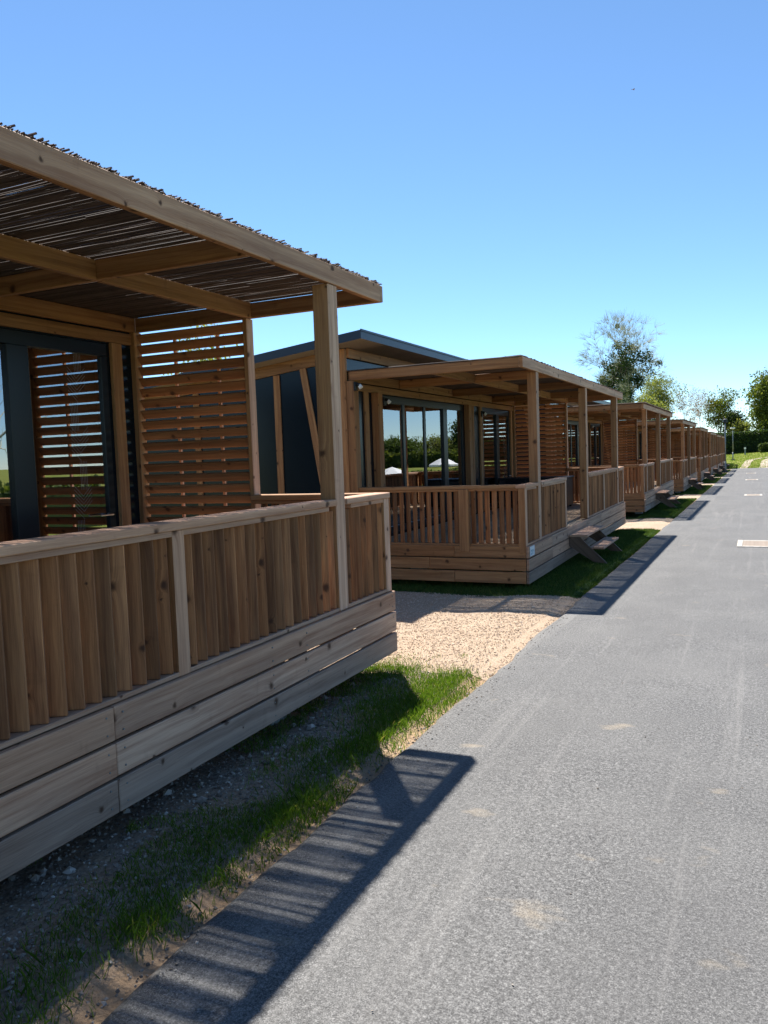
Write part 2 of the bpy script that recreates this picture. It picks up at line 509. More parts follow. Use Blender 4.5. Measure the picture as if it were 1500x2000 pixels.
# ------------------------------------------------------------------ mesh helpers
class MB:
    def __init__(self):
        self.v, self.f, self.uv, self.mi, self.t = [], [], [], [], []

    def quad(self, pts, uvs, mi=0, t=0.0):
        i = len(self.v)
        self.v.extend(pts)
        self.f.append(tuple(range(i, i + len(pts))))
        self.uv.extend(uvs)
        self.mi.append(mi)
        self.t.append(t)

    def box(self, x0, x1, y0, y1, z0, z1, grain='y', mi=0, faces=None, M4=None, bev=0.0):
        """closed box; grain axis gets u; faces = {'+x': mat index ...}"""
        t = random.random()
        ou, ov = random.uniform(0, 40), random.uniform(0, 40)
        P = lambda x, y, z: (M4 @ Vector((x, y, z)))[:] if M4 else (x, y, z)
        ax = {'x': 0, 'y': 1, 'z': 2}[grain]
        fs = faces or {}
        if bev > 0:
            self._bevbox((x0, x1, y0, y1, z0, z1), ax, ou, ov, mi, fs, P, t, bev)
            return
        quads = {
            '+x': ((x1, y0, z0), (x1, y1, z0), (x1, y1, z1), (x1, y0, z1)),
            '-x': ((x0, y1, z0), (x0, y0, z0), (x0, y0, z1), (x0, y1, z1)),
            '+y': ((x1, y1, z0), (x0, y1, z0), (x0, y1, z1), (x1, y1, z1)),
            '-y': ((x0, y0, z0), (x1, y0, z0), (x1, y0, z1), (x0, y0, z1)),
            '+z': ((x0, y0, z1), (x1, y0, z1), (x1, y1, z1), (x0, y1, z1)),
            '-z': ((x0, y1, z0), (x1, y1, z0), (x1, y0, z0), (x0, y0, z0))}
        for key, q in quads.items():
            na = {'x': 0, 'y': 1, 'z': 2}[key[1]]
            others = [a for a in (0, 1, 2) if a != na]
            if ax in others:
                ua = ax
                va = [a for a in others if a != ax][0]
                uvs = [(p[ua] + ou, p[va] + ov + na * 0.37) for p in q]
            else:
                uvs = [(p[others[0]] * 0.3 + ou, p[others[1]] + ov) for p in q]
            self.quad([P(*p) for p in q], uvs, fs.get(key, mi), t)

    def _bevbox(self, B, ax, ou, ov, mi, fs, P, t, b):
        # box with chamfered long edges and ends (26-face style, cheap)
        x0, x1, y0, y1, z0, z1 = B
        lo, hi = (x0, y0, z0), (x1, y1, z1)
        idx = {}

        def vid(p):
            if p not in idx:
                idx[p] = len(self.v)
                self.v.append(P(*p))
            return idx[p]

        def uvof(p, na):
            others = [a for a in (0, 1, 2) if a != na]
            if ax in others:
                va = [a for a in others if a != ax][0]
                return (p[ax] + ou, p[va] + ov + na * 0.37)
            return (p[others[0]] * 0.3 + ou, p[others[1]] + ov)

        def face(pts, na, m, nrm):
            c = [Vector(p) for p in pts]
            n = (c[1] - c[0]).cross(c[2] - c[0])
            if n.dot(Vector(nrm)) < 0:
                pts = pts[::-1]
            self.f.append(tuple(vid(p) for p in pts))
            self.uv.extend(uvof(p, na) for p in pts)
            self.mi.append(m)
            self.t.append(t)

        def corner(s, na):
            """vertex on face na near corner s"""
            return tuple((hi[a] if s[a] > 0 else lo[a]) - (0 if a == na else s[a] * b) for a in range(3))
        keyn = 'xyz'
        for na in range(3):
            o1, o2 = [a for a in range(3) if a != na]
            for sg in (-1, 1):
                pts = []
                for (a, c) in ((-1, -1), (1, -1), (1, 1), (-1, 1)):
                    s = [0, 0, 0]
                    s[na], s[o1], s[o2] = sg, a, c
                    pts.append(corner(s, na))
                nr = [0, 0, 0]
                nr[na] = sg
                face(pts, na, fs.get(('+' if sg > 0 else '-') + keyn[na], mi), nr)
        for ea in range(3):                      # chamfers along axis ea
            o1, o2 = [a for a in range(3) if a != ea]
            for a in (-1, 1):
                for c in (-1, 1):
                    pts = []
                    for (e, na) in ((-1, o1), (1, o1), (1, o2), (-1, o2)):
                        s = [0, 0, 0]
                        s[ea], s[o1], s[o2] = e, a, c
                        pts.append(corner(s, na))
                    nr = [0, 0, 0]
                    nr[o1], nr[o2] = a, c
                    face(pts, o1, fs.get(('+' if a > 0 else '-') + keyn[o1], mi), nr)
        for sx in (-1, 1):
            for sy in (-1, 1):
                for sz in (-1, 1):
                    s = (sx, sy, sz)
                    face([corner(s, 0), corner(s, 1), corner(s, 2)], 0, mi, s)

    def tube(self, a, b, ra, rb, n=6, mi=0, t=None, caps=True):
        a, b = Vector(a), Vector(b)
        d = b - a
        L = d.length
        if L < 1e-6:
            return
        d /= L
        u = d.cross(Vector((0, 0, 1)) if abs(d.z) < 0.9 else Vector((1, 0, 0))).normalized()
        w = d.cross(u)
        t = random.random() if t is None else t
        i = len(self.v)
        for k in range(n):
            c, s = cos(2 * pi * k / n), sin(2 * pi * k / n)
            self.v.append((a + (u * c + w * s) * ra)[:])
            self.v.append((b + (u * c + w * s) * rb)[:])
        o = random.uniform(0, 30)
        for k in range(n):
            k2 = (k + 1) % n
            self.f.append((i + 2 * k, i + 2 * k2, i + 2 * k2 + 1, i + 2 * k + 1))
            self.uv.extend([(o, k * 0.01), (o, k * 0.01 + 0.01), (o + L, k * 0.01 + 0.01), (o + L, k * 0.01)])
            self.mi.append(mi)
            self.t.append(t)
        if caps and n > 3:
            self.f.append(tuple(i + 2 * k for k in range(n))[::-1])
            self.f.append(tuple(i + 2 * k + 1 for k in range(n)))
            self.uv.extend([(o, 0)] * (2 * n))
            self.mi.extend([mi, mi])
            self.t.extend([t, t])

    def mesh(self, name, mats, smooth=False):
        me = bpy.data.meshes.new(name)
        me.from_pydata(self.v, [], self.f)
        for m in mats:
            me.materials.append(M[m] if isinstance(m, str) else m)
        ul = me.uv_layers.new(name='grain')
        flat = [c for uv in self.uv for c in uv]
        ul.data.foreach_set('uv', flat)
        at = me.attributes.new('tint', 'FLOAT', 'FACE')
        at.data.foreach_set('value', self.t)
        if any(self.mi):
            me.polygons.foreach_set('material_index', self.mi)
        if smooth:
            me.polygons.foreach_set('use_smooth', [True] * len(me.polygons))
        me.update()
        return me


def link(name, me, parent=None, loc=(0, 0, 0), rot=(0, 0, 0)):
    o = bpy.data.objects.new(name, me)
    COL.objects.link(o)
    o.parent = parent
    o.location = loc
    o.rotation_euler = rot
    return o


def tag(o, label, cat, group=None):
    o['label'] = label
    o['category'] = cat
    if group:
        o['group'] = group
    return o


# ------------------------------------------------------------------ setting: ground, road, pads
def sheet(name, xs, ys, zf, mat, skirt=0.0):
    mb = MB()
    nx = len(xs)
    for y in ys:
        for x in xs:
            mb.v.append((x, y, zf(x, y)))
    for j in range(len(ys) - 1):
        for i in range(nx - 1):
            a = j * nx + i
            mb.f.append((a, a + 1, a + 1 + nx, a + nx))
            mb.uv.extend([(0, 0)] * 4)
            mb.mi.append(0)
            mb.t.append(0.5)
    me = mb.mesh(name, [mat], True)
    o = link(name, me)
    o['kind'] = 'structure'
    return o


def spaced(a, b, step):
    n = max(1, int(round((b - a) / step)))
    return [a + (b - a) * i / n for i in range(n + 1)]


gx = [-900, -400, -200, -120, -80, -50, -30, -20, -14, -10, -8, -6, -5] + spaced(-4, -1.4, 0.1) + [-1, 0, 1, 2, 2.8, 3.4, 4, 5, 6, 8, 10, 14, 20, 30, 40, 60, 90, 140, 220, 400, 900]
gy = [-700, -300, -100, -50, -20, -10, -6, -4] + spaced(-3, 24, 0.15) + spaced(25, 80, 2.5) + spaced(82, 136, 3) + [145, 160, 180, 210, 260, 330, 400, 600, 1200]


def gz_fine(x, y):
    z = ground_z(x, y)
    if -4.2 < x < -1.3 and -3 < y < 25:
        z += 0.012 * mnoise.noise(Vector((x * 2.1, y * 2.1, 0))) + 0.006 * mnoise.noise(Vector((x * 11, y * 11, 4)))
        if x > -1.95:
            z -= 0.02
    return z


sheet('ground', gx, gy, gz_fine, 'ground')


def road_edge(y):
    return -1.80 + 0.035 * mnoise.noise(Vector((0.3, y * 0.9, 0))) + 0.022 * mnoise.noise(Vector((5, y * 4.0, 0))) + 0.010 * mnoise.noise(Vector((9, y * 15.0, 0)))


def build_road():
    mb = MB()
    ys = [-40, -20, -8] + spaced(-3, 26, 0.06) + spaced(26.5, 79, 0.5)
    cols = [0.0, 0.03, 0.12, 0.5, 1.0, 1.8, 2.6, 3.6, 4.6]
    n = len(cols) + 1
    for y in ys:
        e = road_edge(y)
        zr = road_z(y)
        mb.v.append((e - 0.012, y, zr - 0.06))
        for k, c in enumerate(cols):
            crown = 0.012 * (1 - ((c - 2.3) / 2.3) ** 2)
            mb.v.append((e + c, y, zr + crown - (0.010 if k == 0 else 0.0)))
    for j in range(len(ys) - 1):
        for i in range(n - 1):
            a = j * n + i
            mb.f.append((a, a + 1, a + 1 + n, a + n))
            mb.uv.extend([(0, 0)] * 4)
            mb.mi.append(0)
            mb.t.append(0.5)
    o = link('road', mb.mesh('road', ['asphalt'], True))
    o['kind'] = 'structure'


build_road()

# cabin rows: near-end y and skirt-bottom z of every unit
CAB = [(-2.687, 0.104), (9.824, -0.037), (22.0, -0.085), (34.15, -0.215), (45.9, -0.335), (57.2, -0.44), (68.4, -0.53), (79.4, -0.56)]
DECK_L = 8.39
XF = -2.58


def build_pad(y0, y1, k):
    ys = spaced(y0 - 0.2, y1 + 0.15, 0.14 if k == 0 else 0.5)
    xs = spaced(-9, -4, 0.5) + spaced(-3.8, -1.78, 0.1)
    mb = MB()
    n = len(xs)
    for j, y in enumerate(ys):
        for x in xs:
            jit = 0.20 * mnoise.noise(Vector((x * 2.6, y, k * 7))) + 0.08 * mnoise.noise(Vector((x * 8, 1, k)))
            yy = y + (jit if j in (0, len(ys) - 1) else 0)
            xx = min(x, road_edge(yy) + 0.02)
            mb.v.append((xx, yy, gz_fine(xx, yy) + (0.002 if j in (0, len(ys) - 1) else 0.018) + 0.006 * mnoise.noise(Vector((x * 5, y * 5, 2)))))
    for j in range(len(ys) - 1):
        for i in range(n - 1):
            a = j * n + i
            mb.f.append((a, a + 1, a + 1 + n, a + n))
            mb.uv.extend([(0, 0)] * 4)
            mb.mi.append(0)
            mb.t.append(0.5)
    o = link('gravel_pad', mb.mesh('gravel_pad', ['gravel'], True))
    o['kind'] = 'structure'


for k in range(7):
    build_pad(CAB[k][0] + DECK_L + 0.22, CAB[k + 1][0] - 0.65, k)

# two wheel tracks running on over the meadow
for off in (-0.85, 0.75):
    mb = MB()
    pts = []
    for i in range(40):
        t = i / 39.0
        y = 78.6 + 40 * t
        x = off + 0.0 + 1.2 * t + 20 * max(0, t - 0.30) ** 2
        pts.append((x, y))
    for i, (x, y) in enumerate(pts):
        w = 0.34 + 0.08 * mnoise.noise(Vector((y * 0.7, off, 0)))
        for s in (-1, -0.4, 0.4, 1):
            xx = x + s * w
            mb.v.append((xx, y, ground_z(xx, y) + 0.03))
    for i in range(39):
        for c in range(3):
            a = i * 4 + c
            mb.f.append((a, a + 1, a + 5, a + 4))
            mb.uv.extend([(0, 0)] * 4)
            mb.mi.append(0)
            mb.t.append(0.5)
    o = link('wheel_track', mb.mesh('wheel_track', ['track'], True))
    o['kind'] = 'structure'

# ------------------------------------------------------------------ the cabins
MC = {}


def cached(key, fn):
    if key not in MC:
        MC[key] = fn()
    return MC[key]


def bmesh_box(x0, x1, y0, y1, z0, z1, grain, mats=('brown',), faces=None, bev=0.004):
    mb = MB()
    mb.box(x0, x1, y0, y1, z0, z1, grain, 0, faces, None, bev)
    return mb.mesh('board', mats)


FRONT = {'+x': 1, '+z': 1}
L = DECK_L
POSTS = [(0.70, 0.83), (4.12, 4.25), (7.52, 7.65)]
CROSS = [0.0, 1.72, 4.16, 6.62, L - 0.045]


def reed_mesh():
    rnd = random.Random(11)
    mb = MB()
    y = 0.004
    while y < L - 0.008:
        for layer in ((0, 1) if rnd.random() < 0.55 else (0,)):
            yy = y + rnd.uniform(-0.0018, 0.0018) + layer * 0.004
            x = -2.50 + rnd.uniform(-0.03, 0.03)
            end = rnd.uniform(-0.055, -0.012)
            zz = 2.865 + layer * 0.006 + rnd.uniform(0, 0.003)
            segs = rnd.randint(2, 4)
            r = rnd.uniform(0.0034, 0.0043)
            if rnd.random() < 0.012 and layer == 0:
                end -= rnd.uniform(0.3, 1.8)
            t = rnd.random()
            cuts = sorted(rnd.uniform(x, end) for _ in range(segs - 1)) + [end]
            px, py, pz = x, yy, zz
            for c in cuts:
                ny, nz = yy + rnd.uniform(-0.0027, 0.0027), zz + rnd.uniform(-0.002, 0.004)
                if rnd.random() > 0.008:
                    mb.tube((px, py, pz), (c, ny, nz), r, r * rnd.uniform(0.75, 1.0), 4, 0, t, False)
                px, py, pz = c, ny, nz
        y += 0.0080 + rnd.uniform(-0.0008, 0.0010)
    # stray tips lifting off the front edge
    for i in range(150):
        yy = min(L - 0.05, max(0.03, L * (i + rnd.gauss(0, 3)) / 150.0))
        x0 = rnd.uniform(-0.30, -0.20)
        mb.tube((x0, yy, 2.875), (rnd.uniform(-0.06, -0.008), yy + rnd.uniform(-0.03, 0.03), 2.876 + rnd.uniform(0.0, 0.008)), 0.006, 0.005, 5, 0, rnd.random())
    # binding wires
    for x in (-0.25, -0.75, -1.25, -1.75, -2.2):
        mb.tube((x, 0, 2.886), (x, L, 2.886), 0.0015, 0.0015, 4, 0, 0.2, False)
    return mb.mesh('reed_mat', ['reed'])


def reed_far():
    rnd = random.Random(5)
    mb = MB()
    y = -0.02
    while y < L + 0.03:
        r = rnd.uniform(0.0085, 0.0105)
        zz = 2.874 + rnd.uniform(0, 0.01)
        mb.tube((-2.5, y, zz), (0.012 + rnd.uniform(-0.03, 0.03), y + rnd.uniform(-0.01, 0.01), zz + rnd.uniform(-0.002, 0.012)), r, r, 4, 0, rnd.random(), False)
        y += 0.024 + rnd.uniform(-0.002, 0.004)
    return mb.mesh('reed_mat_far', ['reed'])


def fence_positions():
    """(orientation, fixed coordinate, from, to) of every run of slats"""
    runs = [('f', 0.09, 0.70), ('f', 0.83, 2.36), ('f', 4.25, 5.80), ('f', 5.89, 7.52), ('f', 7.65, 8.30),
            ('n', -0.125, -0.78), ('n', -0.92, -2.40), ('e', -0.125, -1.20)]
    return runs


SLAT_W, SLAT_T, SLAT_Z0, SLAT_Z1 = 0.080, 0.020, 0.507, 1.186


def slat_mesh():
    return bmesh_box(-SLAT_T / 2, SLAT_T / 2, -SLAT_W / 2, SLAT_W / 2, SLAT_Z0, SLAT_Z1, 'z', ('slat',), None, 0.003)


def slat_places(rnd):
    out = []
    for kind, a, b in fence_positions():
        n = max(1, int(round(abs(b - a) / 0.0985)))
        st = (b - a) / n
        for i in range(n):
            c = a + st * (i + 0.5)
            if kind == 'f':
                out.append((-0.078, c, radians(-56) + rnd.uniform(-0.05, 0.05)))
            elif kind == 'n':
                out.append((c, 0.062, radians(60) + rnd.uniform(-0.05, 0.05)))
            else:
                out.append((c, L - 0.062, radians(60) + rnd.uniform(-0.05, 0.05)))
    return out


def slats_joined():
    rnd = random.Random(3)
    mb = MB()
    for x, y, r in slat_places(rnd):
        m4 = Matrix.Translation((x, y, 0)) @ Matrix.Rotation(r, 4, 'Z')
        mb.box(-SLAT_T / 2, SLAT_T / 2, -SLAT_W / 2, SLAT_W / 2, SLAT_Z0, SLAT_Z1, 'z', 0, None, m4)
    return mb.mesh('slat_infill', ['slat'])


LOUV_N = 24
LOUV_Z = [0.55 + 0.0965 * i for i in range(LOUV_N)]


def louver_mesh():
    mb = MB()
    m4 = Matrix.Rotation(radians(-56), 4, 'X')
    mb.box(-2.44, -1.285, -0.041, 0.041, -0.010, 0.010, 'x', 0, None, m4, 0.003)
    return mb.mesh('louver', ['louver'])


def louvers_joined():
    mb = MB()
    for z in LOUV_Z:
        m4 = Matrix.Translation((0, L - 0.02, z)) @ Matrix.Rotation(radians(-56), 4, 'X')
        mb.box(-2.44, -1.285, -0.041, 0.041, -0.010, 0.010, 'x', 0, None, m4)
    return mb.mesh('louvers_joined', ['louver'])


WX = -2.50     # outer face of the cabin wall
# wall openings: (v0, v1, mullion positions)
DOOR = (1.02, 4.86, [1.97, 2.87, 3.82])
WIN = (6.02, 8.02, [7.08])
ZHEAD, ZSILL = 2.60, 0.50


def window_frame(v0, v1, mull, heavy):
    mb = MB()
    x0, x1 = WX - 0.05, WX + 0.005
    w = 0.075
    mb.box(x0, x1, v0, v1, ZHEAD - 0.11, ZHEAD, 'y', 0, None, None, 0.004)
    mb.box(x0, x1, v0, v1, ZSILL, ZSILL + 0.09, 'y', 0, None, None, 0.004)
    mb.box(x0, x1, v0, v0 + w, ZSILL + 0.09, ZHEAD - 0.11, 'z', 0, None, None, 0.004)
    mb.box(x0, x1, v1 - w, v1, ZSILL + 0.09, ZHEAD - 0.11, 'z', 0, None, None, 0.004)
    for m in mull:
        ww = 0.10 if m in heavy else 0.045
        mb.box(x0, x1 + (0.012 if m in heavy else -0.008), m - ww, m + ww, ZSILL + 0.09, ZHEAD - 0.11, 'z', 0, None, None, 0.004)
    return mb.mesh('window_frame', ['frame'])


def pane_mesh(a, b):
    mb = MB()
    mb.box(WX - 0.028, WX - 0.018, a, b, ZSILL + 0.08, ZHEAD - 0.10, 'z')
    return mb.mesh('pane', ['glass'])


def roof_mesh():
    mb = MB()
    xa, xb = -2.07, -6.75
    sl = 0.115
    za = 3.345
    zb = za + (xb - xa) * sl
    y0, y1 = -0.36, L + 0.36
    th = 0.115
    A = [(xa, y0, za), (xa, y1, za), (xb, y1, zb), (xb, y0, zb)]
    Bt = [(x, y, z - th) for x, y, z in A]
    U = [(0, 0)] * 4
    mb.quad(A, U)
    for i in range(4):
        j = (i + 1) % 4
        mb.quad([A[i], Bt[i], Bt[j], A[j]], U)
    mb.quad(Bt[::-1], U, 1)
    # drip edge standing a little proud of the fascia
    mb.box(xa - 0.002, xa + 0.012, y0 - 0.012, y1 + 0.012, za - 0.018, za + 0.008, 'y')
    return mb.mesh('roof', ['roofing', 'soffit'])


def roof_under(x):
    return 3.345 + (x + 2.07) * 0.115 - 0.115


def curtain_mesh():
    mb = MB()
    n = 60
    y0, y1 = 7.42, 7.98
    for i in range(n):
        a, b = i / n, (i + 1) / n
        fa, fb = sin(a * 38) * 0.02, sin(b * 38) * 0.02
        ya, yb = y0 + (y1 - y0) * a, y0 + (y1 - y0) * b
        mb.quad([(WX - 0.13 + fa, ya, 0.52), (WX - 0.13 + fb, yb, 0.52), (WX - 0.13 + fb, yb, 2.46), (WX - 0.13 + fa, ya, 2.46)],
                [(0.52, ya - y0), (0.52, yb - y0), (2.46, yb - y0), (2.46, ya - y0)], 0, 0.5)
    for i in range(n):
        a, b = i / n, (i + 1) / n
        fa, fb = sin(a * 38) * 0.02 - 0.004, sin(b * 38) * 0.02 - 0.004
        ya, yb = y0 + (y1 - y0) * a, y0 + (y1 - y0) * b
        mb.quad([(WX - 0.13 + fa, ya, 2.46), (WX - 0.13 + fb, yb, 2.46), (WX - 0.13 + fb, yb, 0.52), (WX - 0.13 + fa, ya, 0.52)],
                [(2.46, ya - y0), (2.46, yb - y0), (0.52, yb - y0), (0.52, ya - y0)], 0, 0.5)
    return mb.mesh('curtain', ['curtain'], True)


def step_stringer():
    mb = MB()
    # parallelogram plank cut level on the ground, in the x-z plane
    pts = [(0.005, 0.345), (0.16, 0.345), (0.57, -0.055), (0.40, -0.055), (0.005, 0.20)]
    t = 0.02
    n = len(pts)
    A = [(x, -t, z) for x, z in pts]
    B = [(x, t, z) for x, z in pts]
    mb.quad(A[::-1][::-1], [(p[0] * 0.7 - p[2] * 0.7, p[0] * 0.7 + p[2] * 0.7) for p in A], 0, 0.4)
    mb.quad(B[::-1], [(p[0] * 0.7 - p[2] * 0.7, p[0] * 0.7 + p[2] * 0.7) for p in B[::-1]], 0, 0.4)
    for i in range(n):
        j = (i + 1) % n
        mb.quad([A[j], A[i], B[i], B[j]], [(0, 0), (0.3, 0), (0.3, 0.04), (0, 0.04)], 0, 0.4)
    return mb.mesh('step_stringer', ['stair'])


def build_cabin(idx, y0, zb, label):
    rnd = random.Random(100 + idx)
    near = idx < 2
    root = bpy.data.objects.new('cabin', None)
    COL.objects.link(root)
    root.location = (XF + (rnd.uniform(-0.03, 0.03) if idx > 1 else 0), y0, zb)
    root.rotation_euler = (0, 0, radians(rnd.uniform(-0.25, 0.25)) if idx > 1 else 0)
    tag(root, label, 'cabin', 'timber cabins in a row along the road')
    P = lambda name, me, loc=(0, 0, 0), rot=(0, 0, 0), par=None: link(name, me, par or root, loc, rot)

    # --- skirt boards: three rows, butted, open joints between the rows
    rows = [(0.0, 0.150), (0.165, 0.315), (0.330, 0.480)]
    for r, (za, zt) in enumerate(rows):
        cuts = [0.0, 1.32, 5.315, L]
        for c in range(3):
            me = cached(('sk', r, c), lambda: bmesh_box(-0.032, 0.0, cuts[c] + (0.002 if c else 0), cuts[c + 1] - (0.002 if c < 2 else 0), za, zt, 'y', ('weathered' if r else 'weathered_low',), None, 0.004))
            P('skirt_board', me, (rnd.uniform(-0.003, 0.003), 0, 0))
        xc = [-2.40, -1.0 if r != 1 else -1.35, -0.036]
        for c in range(2):
            for s, (ya, yb) in enumerate(((0.002, 0.034), (L - 0.034, L - 0.002))):
                me = cached(('ss', r, c, s), lambda: bmesh_box(xc[c] + 0.002, xc[c + 1] - 0.002, ya, yb, za, zt, 'x', ('brown',), None, 0.004))
                P('skirt_board', me)
    # --- deck floor and its bearers
    def floor():
        mb = MB()
        k = 0
        x = -0.045
        while x > -2.42:
            mb.box(max(x - 0.138, -2.44), x, 0.04, L - 0.04, 0.435, 0.462, 'y')
            x -= 0.145
        return mb.mesh('deck_floor', ['deck'])
    P('deck_floor', cached('floor', floor))

    def bearers():
        mb = MB()
        for y in (0.08, 1.4, 2.8, 4.2, 5.6, 7.0, L - 0.13):
            pass
        mb.box(-2.40, -0.04, 0, 0.06, 0.26, 0.432, 'x')
        return mb.mesh('floor_bearer', ['stair'])
    for y in (0.08, 1.4, 2.8, 4.2, 5.6, 7.0, L - 0.13):
        P('floor_bearer', cached('bear', bearers), (0, y, 0))
    blk = cached('block', lambda: bmesh_box(-0.1, 0.1, -0.1, 0.1, -0.30, 0.258, 'z', ('concrete',), None, 0.01))
    for x in (-0.35, -2.1):
        for y in (1.43, 4.23, 7.03):
            P('support_block', blk, (x, y, 0))

    # --- fences: every run has a cap rail, an upper and a lower strip; the lower strip carries the slats
    runs = []
    for i, (fa, fb) in enumerate([(0.0, 0.698), (0.832, 2.45), (4.252, 7.518), (7.652, L)]):
        P('fence_rail', cached(('rc', i), lambda: bmesh_box(-0.155, -0.018, fa, fb, 1.218, 1.262, 'y', ('weathered',), None, 0.005)))
        P('rail_strip', cached(('ru', i), lambda: bmesh_box(-0.122, -0.034, fa + 0.095, fb - 0.096, 1.187, 1.2165, 'y', ('weathered',), None, 0.003)))
        o = P('rail_strip', cached(('rl', i), lambda: bmesh_box(-0.122, -0.034, fa + 0.004, fb - 0.004, 0.4815, 0.505, 'y', ('weathered',), None, 0.003)))
        runs.append((fa, fb, o))
    side = {}
    for kind, ya, yb, xa in (('n', 0.012, 0.145, -2.42), ('e', L - 0.145, L - 0.012, -1.235)):
        P('fence_rail', cached(('sc', kind), lambda: bmesh_box(xa, -0.157, ya, yb, 1.218, 1.262, 'x', ('brown',), None, 0.005)))
        P('rail_strip', cached(('su', kind), lambda: bmesh_box(xa, -0.125, ya + 0.012, yb - 0.03, 1.187, 1.2165, 'x', ('brown',), None, 0.003)))
        side[kind] = P('rail_strip', cached(('sl', kind), lambda: bmesh_box(xa, -0.125, ya + 0.012, yb - 0.03, 0.4815, 0.505, 'x', ('brown',), None, 0.003)))
    # posts of the fence
    for a, b in ((0.003, 0.093), (2.357, 2.447), (5.803, 5.893), (8.297, 8.387)):
        me = cached(('fp', a), lambda: bmesh_box(-0.122, -0.030, a, b, 0.481, 1.217, 'z', ('brown', 'weathered'), {'+x': 1}, 0.004))
        P('fence_post', me)
    me = cached('fpn', lambda: bmesh_box(-0.92, -0.785, -0.004, 0.10, 0.40, 1.217, 'z', ('brown',), None, 0.005))
    P('fence_post', me)
    me = cached('fpc', lambda: bmesh_box(-0.118, -0.034, -0.010, 0.002, 0.40, 1.217, 'z', ('brown',), None, 0.002))
    P('corner_batten', me)
    if near:
        sm = cached('slat', slat_mesh)
        pl = slat_places(rnd)
        nf = sum(1 for q in pl if q[0] == -0.078)
        for i, (x, y, r) in enumerate(pl):
            par = [o for fa, fb, o in runs if fa <= y <= fb][0] if x == -0.078 else side['n' if y < 1 else 'e']
            P('fence_slat', sm, (x + rnd.uniform(-0.003, 0.003), y + rnd.uniform(-0.003, 0.003), 0), (0, 0, r), par)
    else:
        o = P('fence_slats', cached('slatsj', slats_joined))
        o['kind'] = 'stuff'

    # --- pergola
    for a, b in POSTS:
        me = cached(('pp', a), lambda: bmesh_box(-0.155, -0.030, a, b, 0.481, 2.73, 'z', ('brown', 'weathered'), {'+x': 1}, 0.006))
        P('pergola_post', me)
    P('pergola_beam', cached('pbf', lambda: bmesh_box(-0.068, -0.020, 0.0, L - 0.047, 2.731, 2.860, 'y', ('brown', 'weathered'), {'+x': 1}, 0.004)))
    for i, y in enumerate(CROSS):
        last = i == len(CROSS) - 1
        xs = -0.020 if last else -0.070
        me = cached(('pc', i), lambda: bmesh_box(-2.45, xs, y, y + 0.045, 2.733, 2.857, 'x', ('brown', 'weathered'), {'+x': 1}, 0.004))
        P('pergola_beam', me)
    for i in range(4):
        a, b = CROSS[i] + 0.046, CROSS[i + 1] - 0.001
        P('pergola_beam', cached(('pm', i), lambda: bmesh_box(-1.255, -1.205, a, b, 2.731, 2.858, 'y', ('brown',), None, 0.004)))
        P('pergola_beam', cached(('pw', i), lambda: bmesh_box(-2.494, -2.452, a, b, 2.730, 2.859, 'y', ('brown',), None, 0.004)))
    o = P('reed_mat', cached('reed' if near else 'reedfar', reed_mesh if near else reed_far))
    o['kind'] = 'stuff'

    # --- louvred screen at the far end of the deck
    def scr():
        mb = MB()
        mb.box(-2.50, -2.445, L - 0.075, L + 0.02, 0.46, 2.732, 'z', 0, None, None, 0.004)
        mb.box(-1.283, -1.240, L - 0.075, L + 0.02, 0.46, 2.732, 'z', 0, {'+x': 1}, None, 0.004)
        for x in (-2.08, -1.62):
            mb.box(x - 0.012, x + 0.012, L + 0.022, L + 0.045, 0.5, 2.72, 'z', 1)
        return mb.mesh('screen', ['brown', 'weathered'])
    sc = P('louver_screen', cached('scr', scr))
    if idx < 3:
        lm = cached('louv', louver_mesh)
        for z in LOUV_Z:
            if z < 2.73:
                P('louver', lm, (0, L - 0.02, z), (rnd.uniform(-0.03, 0.03), 0, 0), sc)
    else:
        o = P('louvers', cached('louvj', louvers_joined), par=sc)
        o['kind'] = 'stuff'

    # --- cabin body
    def wallp(v0, v1, z0, z1):
        return bmesh_box(WX - 0.06, WX, v0, v1, z0, z1, 'z', ('panel',), None, 0.002)
    zt = roof_under(WX) - 0.002
    for v0, v1, z0, z1 in ((0.02, DOOR[0], 0.30, 2.712), (DOOR[1], WIN[0], 0.30, 2.712), (WIN[1], L - 0.02, 0.30, 2.712),
                           (DOOR[0] + 0.002, DOOR[1] - 0.002, 0.30, ZSILL - 0.002), (WIN[0] + 0.002, WIN[1] - 0.002, 0.30, ZSILL - 0.002),
                           (DOOR[0] + 0.002, DOOR[1] - 0.002, ZHEAD + 0.002, 2.712), (WIN[0] + 0.002, WIN[1] - 0.002, ZHEAD + 0.002, 2.712),
                           (0.02, L * 0.36, 2.716, zt), (L * 0.36 + 0.004, L * 0.68, 2.716, zt), (L * 0.68 + 0.004, L - 0.02, 2.716, zt)):
        P('wall_panel', cached(('wp', round(v0, 3), z0), lambda: wallp(v0, v1, z0, z1)))
    # header trim and battens on the front
    P('wall_batten', cached('hd', lambda: bmesh_box(WX + 0.002, WX + 0.030, 0.16, L - 0.08, 2.615, 2.712, 'y', ('brown',), None, 0.003)))
    for a, b, d in ((0.50, 0.64, 0.03), (0.78, 0.94, 0.11), (4.90, 5.06, 0.11), (5.30, 5.40, 0.04), (5.80, 5.94, 0.04), (8.05, 8.17, 0.04)):
        P('wall_batten', cached(('wb', a), lambda: bmesh_box(WX + 0.002, WX + d, a, b, 0.47, 2.612, 'z', ('brown',), None, 0.004)))
    # corner posts
    P('corner_post', cached('cpA', lambda: bmesh_box(WX - 0.115, WX + 0.012, -0.045, 0.018, 0.30, roof_under(WX - 0.11), 'z', ('brown',), None, 0.004)))
